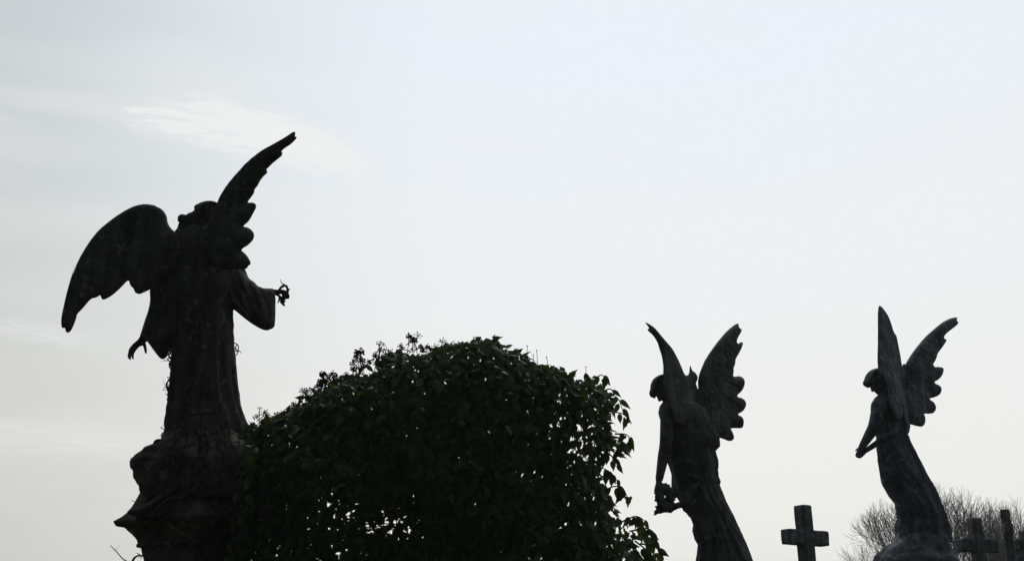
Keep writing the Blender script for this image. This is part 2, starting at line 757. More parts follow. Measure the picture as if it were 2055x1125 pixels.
def head(bm, c, face, up, s):
    """head of height s*2.25 about c, looking along face"""
    f = Vector(face).normalized()
    u = (Vector(up) - f * Vector(up).dot(f)).normalized()
    r = f.cross(u)

    def p(a, b, d):
        return Vector(c) + f * (a * s) + r * (b * s) + u * (d * s)
    ax = (f, r, u)
    ball(bm, p(-0.08, 0, 0.18), (0.95 * s, 0.76 * s, 0.86 * s), ax, 24)           # skull
    ball(bm, p(0.28, 0, -0.34), (0.60 * s, 0.60 * s, 0.80 * s), ax, 20)            # face
    ball(bm, p(0.52, 0, -0.93), (0.26 * s, 0.28 * s, 0.2 * s), ax, 14)             # chin
    ball(bm, p(0.74, 0, 0.2), (0.16 * s, 0.5 * s, 0.13 * s), ax, 14)               # brow
    tube(bm, [p(0.84, 0, 0.1), p(0.98, 0, -0.16), p(1.08, 0, -0.34), p(0.9, 0, -0.4)], [0.08 * s, 0.1 * s, 0.13 * s, 0.08 * s], 8, 8)   # nose
    for sd in (-1, 1):
        ball(bm, p(0.72, 0.28 * sd, 0.0), (0.13 * s, 0.15 * s, 0.10 * s), ax, 12)  # eye
        ball(bm, p(0.62, 0.36 * sd, -0.3), (0.2 * s, 0.2 * s, 0.2 * s), ax, 12)    # cheek
        ball(bm, p(-0.05, 0.74 * sd, -0.12), (0.16 * s, 0.09 * s, 0.27 * s), ax, 12)   # ear
    ball(bm, p(0.83, 0, -0.58), (0.1 * s, 0.2 * s, 0.06 * s), ax, 12)              # lips
    ball(bm, p(0.81, 0, -0.69), (0.1 * s, 0.17 * s, 0.06 * s), ax, 12)
    return p, ax


def hand(bm, wrist, d, palm, L, curl=(0.3, 0.35, 0.4, 0.5), thumb=1, spread=0.16, thumb_curl=0.35, tn=0.25):
    """palm, four unequal bent fingers and a thumb; d = direction, palm = the way the palm faces"""
    d = Vector(d).normalized()
    n = (Vector(palm) - d * Vector(palm).dot(d)).normalized()
    s = d.cross(n) * thumb                       # thumb side
    w = Vector(wrist)
    pl = 0.5 * L
    ax = (d, s, n)
    ball(bm, w + d * pl * 0.55, (pl * 0.62, L * 0.21, L * 0.085), ax, 16)
    ball(bm, w + d * pl * 0.3 + s * L * 0.1 + n * L * 0.04, (pl * 0.42, L * 0.1, L * 0.09), ax, 12)
    tube(bm, [w - d * L * 0.2, w, w + d * L * 0.12], [L * 0.145, L * 0.13, L * 0.14], 10, 4)
    lens = (0.43, 0.48, 0.45, 0.35)
    for i in range(4):
        q = (1.5 - i) / 1.5
        base = w + d * (pl * (0.98 - 0.06 * abs(q) - (0.06 if i == 3 else 0))) + s * (q * L * 0.155)
        dd = (d + s * (q * spread)).normalized()
        seg = [lens[i] * L * k for k in (0.45, 0.32, 0.26)]
        pts = [base - dd * L * 0.1, base]
        a = curl[i] * 0.5
        pos = base
        for k, sl in enumerate(seg):
            v = dd * math.cos(a) + n * math.sin(a)
            pos = pos + v * sl
            pts.append(pos)
            a += curl[i]
        tube(bm, pts, [L * 0.056, L * 0.056, L * 0.053, L * 0.047, L * 0.036], 8, 12)
    b0 = w + d * L * 0.12 + s * L * 0.15
    td = (d * 0.75 + s * 0.75 + n * tn).normalized()
    t1 = b0 + td * L * 0.17
    t2 = t1 + (td * math.cos(thumb_curl) + (d + n * 0.4).normalized() * math.sin(thumb_curl)).normalized() * L * 0.15
    t3 = t2 + (td * math.cos(2 * thumb_curl) + (d + n * 0.5).normalized() * math.sin(2 * thumb_curl)).normalized() * L * 0.12
    tube(bm, [b0 - td * L * 0.08, b0, t1, t2, t3], [L * 0.07, L * 0.075, L * 0.064, L * 0.054, L * 0.042], 8, 12)


def hair_mesh(c, face, up, s, locks, bun=None, vs=0.006, seed=0):
    """cap of waved hair with carved strands"""
    f = Vector(face).normalized()
    u = (Vector(up) - f * Vector(up).dot(f)).normalized()
    r = f.cross(u)

    def p(a, b, d):
        return Vector(c) + f * (a * s) + r * (b * s) + u * (d * s)
    bm = bmesh.new()
    ax = (f, r, u)
    ball(bm, p(-0.2, 0, 0.26), (0.98 * s, 0.88 * s, 0.92 * s), ax, 24)
    rnd = random.Random(seed)
    for i in range(26):                       # strands combed from the brow to the nape
        q = (i / 25 - 0.5) * 2
        w = rnd.uniform(-0.06, 0.06)
        pts = []
        for t in np.linspace(0, 1, 9):
            a = 0.45 + t * 3.4
            pts.append(p(math.cos(a) * 1.0 - 0.18, q * (0.55 + 0.36 * math.sin(a)) + 0.05 * math.sin(t * 14 + i + w * 30), math.sin(a) * (0.96 - 0.25 * q * q) + 0.26))
        tube(bm, pts, [0.06 * s, 0.085 * s, 0.085 * s, 0.075 * s], 7, 14)
    for pts, rad in locks:
        tube(bm, [p(*k) for k in pts], [rad * s, rad * s * 1.1, rad * s * 0.7], 8, 10)
    if bun:
        (a, b, d), br = bun
        ball(bm, p(a, b, d), br * s, ax, 18)
        for i in range(5):
            an = i * 1.257
            q = [p(a + br * 0.75 * math.cos(an + t) * 0.9, b + br * 0.75 * math.sin(an + t), d + br * 0.55 * math.sin(3 * t + i)) for t in np.linspace(0, 2.2, 5)]
            tube(bm, q, [br * 0.35 * s] * 3, 7, 8)
    me = voxel(bm, vs, 1)
    return me


def arm(bm, pts, radii):
    tube(bm, pts, radii, 14, len(pts) * 5)


def wreath_mesh(c, X, Y_, rad, thick, nleaf, seed, leaf=0.03):
    """ring of carved leaves and buds"""
    rnd = random.Random(seed)
    bm = bmesh.new()
    kx, ky = X.length, Y_.length
    N_ = X.cross(Y_).normalized()
    ring = [c + X * (rad * math.cos(a)) + Y_ * (rad * math.sin(a)) for a in np.linspace(0, 2 * math.pi, 25)]
    tube(bm, ring, [thick * 0.75] * 2, 10, 36)
    for i in range(nleaf):
        a = rnd.uniform(0, 6.283)
        o = rnd.uniform(0, 6.283)
        rd = (X * math.cos(a) + Y_ * math.sin(a))
        ro = rd.normalized()
        out = (ro * math.cos(o) + N_ * math.sin(o)).normalized()
        tg = (-X * math.sin(a) + Y_ * math.cos(a)).normalized() * rnd.choice((-1, 1))
        q = c + rd * rad + out * thick * 0.7
        ax0 = (tg * 0.7 + out * 0.6 + Vector((rnd.uniform(-.3, .3), rnd.uniform(-.3, .3), rnd.uniform(-.3, .3)))).normalized()
        b = ax0.orthogonal().normalized()
        ball(bm, q, (leaf * rnd.uniform(0.6, 1), leaf * rnd.uniform(0.35, 0.6), leaf * rnd.uniform(0.25, 0.45)), (ax0, b, ax0.cross(b)), 10)
    return voxel(bm, 0.0045, 1)


GROUP = 'stone angels standing on grave monuments'


# ---- first angel: back to the viewer, on the tall monument at the left
def angel_one():
    Y = 7.0
    root = thing('angel_statue', at(410, 875, Y), 'largest dark stone angel seen from behind, holding out a broken garland in one hand', 'statue', GROUP)
    L_ = [(384, 448), (378, 458), (352, 468), (338, 490), (322, 540), (320, 585), (330, 620), (347, 690), (344, 740), (338, 800), (332, 857), (329, 892)]
    R_ = [(428, 448), (436, 458), (462, 470), (474, 495), (482, 540), (478, 585), (467, 622), (470, 690), (476, 760), (483, 812), (492, 838), (501, 857), (503, 892)]
    bm = loft(L_, R_, Y, lambda t: 0.60 + 0.28 * t, 0.009, 150, drapery(4, 0.045, (6, 10, 17), 0.5, 1.2))
    rb = obj('robe', bm, MAT_SOOT, root)
    roughen(rb.data, 0.004, 14, 1)
    # sleeves
    def sleeve(poly, Yc, depth_k, seed, tilt):
        def to2(p):
            q = at(p[0], p[1], Yc)
            return (q.x, q.z)
        P2 = [to2(p) for p in poly]
        cx = sum(p[0] for p in P2) / len(P2)

        def tf(P, d):
            fold = np.array([noise.noise(Vector((p[0] * 14 + p[1] * 4, p[1] * 3.5, seed))) for p in P])
            t = depth_k * half_round(d, 0.085) * (1 + 0.22 * fold) + 0.012 * np.abs(np.sin(P[:, 0] * 55 + P[:, 1] * 25 + seed)) * np.clip(d / 0.03, 0, 1)
            return t, t
        b = pad(P2, 0.009, tf, lambda p, h: Vector((p[0], Yc + tilt * (p[0] - cx) - h, p[1])))
        return obj('sleeve', b, MAT_SOOT, root)
    sleeve([(350, 530), (318, 545), (305, 562), (299, 582), (301, 607), (293, 638), (283, 664), (284, 673), (298, 689), (312, 708), (322, 719), (328, 721), (337, 713), (342, 703), (356, 690), (372, 640), (375, 560)], Y + 0.04, 0.095, 3.3, -0.35)
    sleeve([(430, 548), (455, 538), (480, 536), (493, 548), (501, 560), (510, 565), (517, 573), (533, 577), (546, 579), (550, 585), (549, 645), (544, 653), (532, 659), (522, 658), (500, 646), (467, 620), (430, 615)], Y + 0.05, 0.08, 8.1, 0.35)
    # body: head, neck, arms, hands as one surface
    bm = bmesh.new()
    hc = at(419, 437, Y)
    face = Vector((0.55, 0.75, -0.28))
    up = Vector((0.1, 0, 1))
    head(bm, hc, face, up, 0.086)
    tube(bm, [at(405, 500, Y), at(404, 475, Y), at(409, 452, Y)], [0.085, 0.062, 0.06], 14, 6)
    ball(bm, at(408, 520, Y), (0.2, 0.12, 0.17))
    s1, e1, w1 = at(350, 515, Y), at(318, 610, Y + 0.05), at(289, 678, Y + 0.12)
    arm(bm, [s1, s1.lerp(e1, .5), e1, e1.lerp(w1, .5), w1], [0.07, 0.06, 0.05, 0.042, 0.03])
    k1 = at(258, 707, Y + 0.13)
    hand(bm, w1, k1 - w1, Vector((0.25, 0.0, -0.95)), 0.18, (0.42, 0.37, 0.34, 0.32), -1, 0.05, 0.2, 1.3)
    s2, e2, w2 = at(462, 520, Y), at(497, 590, Y + 0.1), at(545, 586, Y + 0.17)
    arm(bm, [s2, s2.lerp(e2, .5), e2, e2.lerp(w2, .5), w2], [0.07, 0.058, 0.05, 0.036, 0.026])
    hand(bm, at(548, 586, Y + 0.17), Vector((0.93, 0.25, 0.12)), Vector((0.25, -0.1, -1)), 0.14, (0.6, 0.72, 0.8, 0.9), 1, 0.2, 0.5)
    me = voxel(bm, 0.0045, 1)
    link('body', me, MAT_SOOT, root)
    locks = []
    me = hair_mesh(hc, face, up, 0.086, locks, None, 0.006, 2)
    hr = link('hair', me, MAT_SOOT, root)
    # nape knot and curls hanging to the left
    bm = bmesh.new()
    kc = at(368, 441, Y - 0.02)
    ball(bm, kc, (0.035, 0.038, 0.033))
    for i in range(7):
        a = i * 0.9
        tube(bm, [kc + Vector((0.026 * math.cos(a), -0.02, 0.024 * math.sin(a))), kc + Vector((0.012 * math.cos(a + 1.3), -0.038, 0.012 * math.sin(a + 1.3))), kc + Vector((-0.028 * math.cos(a + .4), 0.0, 0.026 * math.sin(a + 2.5)))], [0.012, 0.014, 0.009], 8, 8)
    tube(bm, [kc, at(382, 440, Y), at(396, 433, Y)], [0.03, 0.035, 0.045], 12, 8)
    tube(bm, [at(372, 446, Y), at(362, 452, Y - .01), at(364, 460, Y), at(354, 464, Y)], [0.022, 0.018, 0.02, 0.012], 10, 10)
    tube(bm, [at(385, 440, Y), at(372, 458, Y), at(360, 472, Y)], [0.05, 0.05, 0.04], 12, 8)
    ball(bm, at(403, 441, Y), (0.055, 0.06, 0.05))
    ball(bm, at(413, 430, Y - 0.02), (0.058, 0.07, 0.058))
    ball(bm, at(395, 438, Y), (0.054, 0.06, 0.05))
    ball(bm, at(386, 443, Y), (0.045, 0.05, 0.04))
    link('hair_knot', voxel(bm, 0.0045, 1), MAT_SOOT, hr)
    # garland
    bm = bmesh.new()
    T = lambda x, y, dy=0.17: at(100 + x / 3.5154, 500 + y / 3.5154, Y + dy)
    tube(bm, [T(1612, 292, .14), T(1640, 262, .16), T(1668, 262, .19), T(1678, 300, .2), T(1664, 335, .19), T(1630, 345, .17), T(1612, 325, .15)], [0.008, 0.009, 0.007, 0.008, 0.01, 0.009, 0.007], 8, 30)
    tube(bm, [T(1645, 300, .15), T(1652, 340, .17), T(1636, 368, .18), T(1648, 392, .18)], [0.012, 0.014, 0.013, 0.006], 8, 12)
    tube(bm, [T(1625, 340), T(1612, 372), T(1604, 376)], [0.008, 0.005, 0.002], 6, 8)
    tube(bm, [T(1650, 245), T(1636, 238), T(1624, 212)], [0.004, 0.003, 0.002], 6, 8)
    rnd = random.Random(5)
    for (x, y) in [(1648, 255), (1672, 265), (1680, 288), (1678, 318), (1668, 345), (1640, 352), (1632, 372), (1648, 385), (1655, 370), (1620, 350)]:
        a = Vector((rnd.uniform(-1, 1), rnd.uniform(-1, 1), rnd.uniform(-1, 1))).normalized()
        b = a.orthogonal().normalized()
        ball(bm, T(x, y, .17 + rnd.uniform(-.02, .02)), (0.019, 0.009, 0.006), (a, b, a.cross(b)), 8)
    obj('garland', bm, MAT_SOOT, root)
    # wings
    lw = Z1([(905, 830), (886, 795), (850, 762), (830, 722), (826, 682), (802, 640), (752, 610), (700, 597), (655, 597), (605, 606), (540, 635), (450, 692), (345, 776), (270, 872), (200, 990), (152, 1118)]) + \
        Z2([(190, 88), (150, 195), (115, 320), (86, 450), (79, 500), (82, 552), (100, 556), (107, 552), (112, 580), (125, 589), (145, 581), (165, 545), (186, 490), (192, 456), (230, 420), (290, 347), (330, 340), (357, 321), (364, 350), (384, 357), (440, 326), (500, 272), (556, 212), (566, 255), (590, 275), (600, 305), (630, 318), (660, 306), (702, 286), (760, 250), (900, 150), (940, 40)])
    wing('wing', lw, Y - 0.13, (375, 520), (0.30, -1, 0.05), 0.034, Z1([(930, 900), (830, 790), (700, 680), (520, 720), (340, 860)]) + [(148, 560)],
         Z2([(95, 545), (125, 580), (185, 470), (280, 350), (370, 345), (550, 230), (620, 310), (690, 285), (780, 250)]), root, MAT_SOOT, 0.0, 1)
    rw = Z1([(1085, 830), (1130, 750), (1195, 590), (1226, 520), (1270, 458), (1330, 388), (1400, 310), (1500, 226), (1590, 178), (1690, 110), (1724, 84), (1734, 90), (1724, 117), (1743, 122), (1735, 134), (1690, 176), (1640, 202), (1617, 222), (1641, 227), (1630, 246), (1570, 291), (1509, 346), (1531, 353), (1525, 369), (1482, 410), (1462, 458), (1436, 487), (1443, 496), (1430, 522), (1383, 585), (1441, 584), (1459, 606), (1436, 650), (1402, 715), (1355, 753), (1402, 760), (1442, 797), (1436, 842), (1390, 890), (1342, 916), (1386, 950), (1418, 1002), (1412, 1022), (1394, 1032), (1393, 1046), (1380, 1054), (1320, 1056), (1200, 1060), (1100, 1000), (1075, 900)])
    wing('wing', rw, Y - 0.14, (425, 500), (-0.55, -1, 0.1), 0.034, Z1([(1130, 930), (1180, 750), (1250, 580), (1400, 380), (1560, 240)]),
         Z1([(1730, 100), (1632, 232), (1520, 360), (1440, 495), (1450, 605), (1432, 810), (1405, 1005), (1330, 1050)]), root, MAT_SOOT, 0.0, 2)
    return root


# ---- second angel: profile to the left, head bowed, wreath hanging from the hand
def angel_two():
    Y = 9.0
    root = thing('angel_statue', at(1450, 1150, Y), 'dark stone angel in profile, head bowed, wreath hanging from its hand, beside the ivy', 'statue', GROUP)
    L_ = Z4([(420, 770), (350, 815), (305, 860), (296, 920), (300, 1000), (306, 1100)]) + Z5([(318, 80), (328, 180), (344, 297), (388, 440), (432, 590), (470, 680), (545, 760), (560, 812), (553, 870), (570, 940), (597, 990), (578, 1125), (565, 1215)])
    R_ = Z4([(520, 770), (600, 815), (680, 880), (740, 980), (775, 1080)]) + Z5([(786, 75), (785, 150), (747, 190), (770, 260), (775, 300), (764, 360), (771, 410), (790, 460), (778, 482), (830, 610), (900, 740), (1000, 940), (1070, 1125), (1105, 1215)])
    bm = loft(L_, R_, Y, lambda t: 0.72 + 0.1 * t, 0.009, 150, drapery(9, 0.075, (4, 7, 13), -0.9, 1.1))
    rb = obj('robe', bm, MAT_DARK, root)
    roughen(rb.data, 0.004, 14, 5)
    bm = bmesh.new()
    q = lambda x, y, dy=0.0: at(1260 + x / 4.3286, 620 + y / 4.3286, Y + dy)
    q5 = lambda x, y, dy=0.0: at(1260 + x / 4.2464, 860 + y / 4.2464, Y + dy)
    hc = q(306, 702, -0.02)
    face = Vector((-0.62, -0.12, -0.78))
    up = Vector((-0.75, 0, 0.66))
    head(bm, hc, face, up, 0.088)
    tube(bm, [q(430, 870), q(400, 800), q(345, 740)], [0.08, 0.06, 0.056], 14, 8)
    ball(bm, q(430, 900), (0.16, 0.16, 0.14))
    s, e, w = q(352, 890, -0.14), q5(322, 130, -0.18), q5(268, 425, -0.16)
    arm(bm, [s, s.lerp(e, .5), e, e.lerp(w, .4), w], [0.066, 0.057, 0.05, 0.046, 0.031])
    k = q5(240, 520, -0.16)
    hand(bm, w, k - w, Vector((1, 0.25, -0.1)), 0.165, (0.45, 0.55, 0.6, 0.7), -1, 0.1, 0.35)
    s, e, w = q(470, 900, 0.16), q5(420, 200, 0.18), q5(400, 560, 0.02)
    arm(bm, [s, s.lerp(e, .5), e, w], [0.06, 0.055, 0.045, 0.03])
    link('body', voxel(bm, 0.005, 1), MAT_DARK, root)
    locks = [([(0.6, -0.3, 0.75), (0.9, -0.35, 0.55), (0.85, -0.5, 0.25)], 0.2), ([(0.6, 0.3, 0.75), (0.9, 0.35, 0.55), (0.85, 0.5, 0.25)], 0.2), ([(0.6, 0, 0.8), (0.98, 0, 0.62), (0.95, 0.05, 0.45)], 0.2)]
    link('hair', hair_mesh(hc, face, up, 0.092, locks, ((-1.1, 0, 0.1), 0.42), 0.006, 8), MAT_DARK, root)
    wc = q5(312, 580, -0.15)
    me = wreath_mesh(wc, Vector((0.9, 0.35, 0.1)).normalized() * 0.046, Vector((-0.1, 0.05, 1)).normalized() * 0.080, 1.0, 0.043, 150, 3, 0.028)
    wr = link('wreath', me, MAT_DARK, root)
    bm = bmesh.new()
    tube(bm, [q5(255, 695, -0.15), q5(360, 680, -0.12), q5(430, 650, -0.05), q5(500, 640, 0.02)], [0.02, 0.024, 0.026, 0.03], 10, 16)
    rnd = random.Random(2)
    for i in range(26):
        t = i / 25
        c = q5(242 + 130 * t, 700 - 18 * t, -0.15 + rnd.uniform(-.02, .02))
        a = Vector((-0.8, rnd.uniform(-.5, .5), rnd.uniform(-.6, .4))).normalized()
        b = a.orthogonal().normalized()
        ball(bm, c + Vector((0, 0, rnd.uniform(-0.02, 0.03))), (0.03, 0.014, 0.01), (a, b, a.cross(b)), 8)
    link('palm_sprig', voxel(bm, 0.0045, 1), MAT_DARK, root)
    nw = Z4([(147, 116), (166, 117), (215, 150), (270, 215), (330, 285), (380, 340), (420, 410), (450, 470), (490, 568), (514, 576), (532, 560), (538, 495), (542, 488), (547, 498), (556, 530), (590, 552), (608, 590), (600, 628), (588, 640), (606, 690), (624, 745), (630, 880), (560, 1000), (440, 1010), (380, 900), (325, 760), (303, 590), (310, 540), (310, 480), (300, 405), (280, 340), (265, 285), (230, 230), (180, 190), (170, 170), (196, 166)])
    wing('wing', nw, Y - 0.12, (1370, 800), (0.85, -0.8, 0.1), 0.02, Z4([(470, 900), (420, 700), (380, 480), (330, 340), (240, 200)]),
         Z4([(150, 118), (178, 180), (300, 440), (542, 492), (600, 590), (620, 760), (600, 900)]), root, MAT_DARK, 0.0, 3)
    fw = Z4([(560, 800), (622, 690), (614, 610), (634, 530), (685, 415), (780, 280), (870, 175), (950, 112), (973, 117), (963, 152), (996, 163), (986, 200), (960, 238), (940, 287), (972, 293), (978, 278), (1006, 280), (1000, 318), (975, 370), (935, 436), (936, 470), (918, 515), (922, 550), (912, 584), (980, 576), (1010, 600), (1021, 642), (1000, 700), (940, 757), (1002, 770), (1031, 812), (1028, 842), (1005, 882), (950, 912), (992, 930), (1011, 967), (1005, 1018), (985, 1032), (930, 1030), (890, 1034), (921, 1085)]) + \
        Z5([(890, 20), (906, 62), (905, 88), (870, 106), (790, 74), (700, 60), (600, 0)]) + Z4([(580, 950)])
    wing('wing', fw, Y + 0.06, (1420, 800), (0.55, -1, 0.1), 0.034, Z4([(640, 900), (660, 680), (700, 520), (800, 340), (900, 200)]),
         Z4([(965, 125), (990, 170), (1000, 290), (930, 500), (1010, 640), (1020, 825), (1000, 990)]) + Z5([(895, 85), (780, 80)]), root, MAT_DARK, 0.05, 4)
    return root


# ---- third angel: profile to the left, hands joined low
def angel_three():
    Y = 10.2
    root = thing('angel_statue', at(1835, 1110, Y), 'grey stone angel with hands joined in front, farthest right, bare trees behind its skirt', 'statue', GROUP)
    L_ = Z6([(400, 770), (345, 812), (296, 868), (275, 930), (277, 1000), (292, 1045)]) + Z7([(300, 90), (310, 150), (314, 240), (326, 350), (353, 505), (415, 610), (455, 665), (475, 740), (490, 785), (475, 840), (489, 895), (470, 940), (455, 985)])
    R_ = Z6([(470, 770), (520, 830), (560, 920), (580, 1040)]) + Z7([(575, 60), (570, 105), (556, 125), (600, 230), (660, 340), (740, 500), (800, 640), (850, 780), (868, 870), (874, 985)])
    bm = loft(L_, R_, Y, lambda t: 0.74 + 0.12 * t, 0.009, 150, drapery(21, 0.095, (4, 7, 12), -0.8, 1.2))
    rb = obj('robe', bm, MAT_GREY, root)
    roughen(rb.data, 0.004, 14, 9)
    q = lambda x, y, dy=0.0: at(1680 + x / 4.0179, 590 + y / 4.0179, Y + dy)
    q7 = lambda x, y, dy=0.0: at(1680 + x / 3.9467, 840 + y / 3.9467, Y + dy)
    bm = bmesh.new()
    hc = q(322, 712, -0.02)
    face = Vector((-0.78, -0.2, -0.58))
    up = Vector((-0.5, 0, 0.85))
    head(bm, hc, face, up, 0.094)
    tube(bm, [q(410, 890), q(385, 810), q(345, 760)], [0.08, 0.06, 0.058], 14, 8)
    ball(bm, q(410, 920), (0.16, 0.17, 0.15))
    s, e, w = q(345, 910, -0.15), q7(296, 60, -0.19), q7(195, 225, -0.1)
    arm(bm, [s, s.lerp(e, .5), e, e.lerp(w, .4), w], [0.075, 0.066, 0.06, 0.048, 0.032])
    hand(bm, w, q7(155, 300, -0.06) - w, Vector((0.6, 0.6, -0.2)), 0.135, (0.55, 0.65, 0.75, 0.8), -1, 0.08, 0.3)
    e2, w2 = q7(440, 110, -0.16), q7(225, 252, -0.07)
    s2 = q(450, 920, 0.14)
    arm(bm, [s2, q7(440, 20, -0.05), e2, e2.lerp(w2, .5), w2], [0.06, 0.055, 0.036, 0.03, 0.022])
    hand(bm, w2, q7(168, 300, -0.02) - w2, Vector((0.2, -0.8, 0.3)), 0.12, (0.5, 0.6, 0.7, 0.75), 1, 0.08, 0.3)
    link('body', voxel(bm, 0.005, 1), MAT_GREY, root)
    locks = [([(0.5, -0.4, 0.8), (0.85, -0.45, 0.6), (0.6, -0.75, 0.2)], 0.2), ([(0.5, 0.4, 0.8), (0.85, 0.45, 0.6), (0.6, 0.75, 0.2)], 0.2), ([(0.5, 0, 0.9), (0.92, 0, 0.68), (0.9, 0.05, 0.5)], 0.2), ([(-0.4, -0.8, -0.1), (-0.5, -0.75, -0.7), (-0.4, -0.6, -1.1)], 0.26), ([(-0.7, -0.3, 0.2), (-0.9, -0.3, -0.6), (-0.9, -0.2, -1.3)], 0.42), ([(-0.7, 0.3, 0.2), (-0.9, 0.3, -0.6), (-0.9, 0.2, -1.3)], 0.42)]
    link('hair', hair_mesh(hc, face, up, 0.098, locks, ((-1.05, 0, -0.1), 0.4), 0.006, 12), MAT_GREY, root)
    nw = Z6([(334, 95), (349, 93), (385, 138), (410, 175), (435, 240), (453, 303), (476, 330), (490, 400), (510, 500), (522, 582), (530, 566), (542, 557), (558, 574), (572, 650), (585, 760), (590, 850), (560, 930), (490, 1042), (430, 900), (415, 735), (380, 690), (336, 642), (325, 530), (334, 330)])
    wing('wing', nw, Y - 0.13, (1795, 780), (0.85, -0.8, 0.1), 0.017, Z6([(480, 900), (440, 720), (400, 500), (365, 330), (342, 160)]),
         Z6([(342, 98), (390, 145), (465, 315), (515, 560), (545, 565), (585, 800), (500, 1030)]), root, MAT_GREY, 0.0, 5)
    fw = Z6([(545, 620), (556, 560), (590, 500), (640, 430), (710, 345), (800, 265), (870, 210), (930, 180), (977, 168), (994, 178), (976, 201), (1000, 212), (986, 236), (900, 300), (856, 351), (890, 358), (880, 387), (850, 430), (807, 485), (801, 520), (764, 583), (840, 581), (862, 595), (859, 637), (830, 680), (775, 711), (827, 730), (846, 767), (836, 802), (800, 826), (735, 841), (782, 870), (798, 912), (795, 938), (770, 962), (692, 961), (711, 1000), (706, 1052), (681, 1068), (640, 1061), (585, 1045), (540, 1000), (500, 850)])
    wing('wing', fw, Y + 0.06, (1820, 790), (0.5, -1, 0.1), 0.034, Z6([(560, 900), (590, 680), (650, 520), (760, 360), (880, 240)]),
         Z6([(988, 180), (990, 222), (880, 370), (800, 510), (850, 600), (838, 770), (790, 920), (690, 1055), (600, 1045)]), root, MAT_GREY, 0.05, 6)
    # rock the figure stands on
    Lr = Z7([(500, 920), (470, 950), (436, 985), (375, 1030), (330, 1085), (315, 1125), (300, 1175)])
    Rr = Z7([(860, 920), (878, 950), (886, 990), (900, 1083), (940, 1106), (950, 1130), (955, 1175)])

    def rk(a, t):
        return 0.07 * noise.noise(Vector((math.cos(a) * 2, math.sin(a) * 2, t * 2))) + 0.05 * noise.noise(Vector((math.cos(a) * 6, math.sin(a) * 6, t * 5)))
    bm = loft(Lr, Rr, Y, 0.85, 0.01, 110, rk, power=2.6)
    rock = obj('rock_base', bm, MAT_GREY, root)
    roughen(rock.data, 0.012, 9, 4)
    return root


# ---- pedestals
def square_loft(prof, c, rot, seg_side=14, mat=None, bev=0.04):
    """square plan with softened corners; prof = list of (half diagonal, z)"""
    bm = bmesh.new()
    rings = []
    for h, z in prof:
        s = h / math.sqrt(2)
        ring = []
        pts = []
        for (sx, sy) in ((1, 1), (-1, 1), (-1, -1), (1, -1)):
            b = bev * s
            if sx * sy > 0:
                pts += [(sx * s, sy * (s - b)), (sx * (s - b), sy * s)]
            else:
                pts += [(sx * (s - b), sy * s), (sx * s, sy * (s - b))]
        for i, p in enumerate(pts):
            q = pts[(i + 1) % 8]
            k = seg_side if i % 2 == 1 else 2
            for j in range(k):
                t = j / k
                x, y = p[0] + (q[0] - p[0]) * t, p[1] + (q[1] - p[1]) * t
                ring.append(bm.verts.new((c[0] + x * math.cos(rot) - y * math.sin(rot), c[1] + x * math.sin(rot) + y * math.cos(rot), z)))
        rings.append(ring)
    n = len(rings[0])
    for P, Q in zip(rings, rings[1:]):
        for k in range(n):
            bm.faces.new((P[k], P[(k + 1) % n], Q[(k + 1) % n], Q[k]))
    bm.faces.new(rings[0])
    bm.faces.new(rings[-1])
    bmesh.ops.recalc_face_normals(bm, faces=bm.faces)
    return bm


def fine(prof, step=0.03):
    out = [prof[0]]
    for a, b in zip(prof, prof[1:]):
        k = max(1, int(math.dist(a, b) / step))
        for j in range(1, k + 1):
            out.append((a[0] + (b[0] - a[0]) * j / k, a[1] + (b[1] - a[1]) * j / k))
    return out


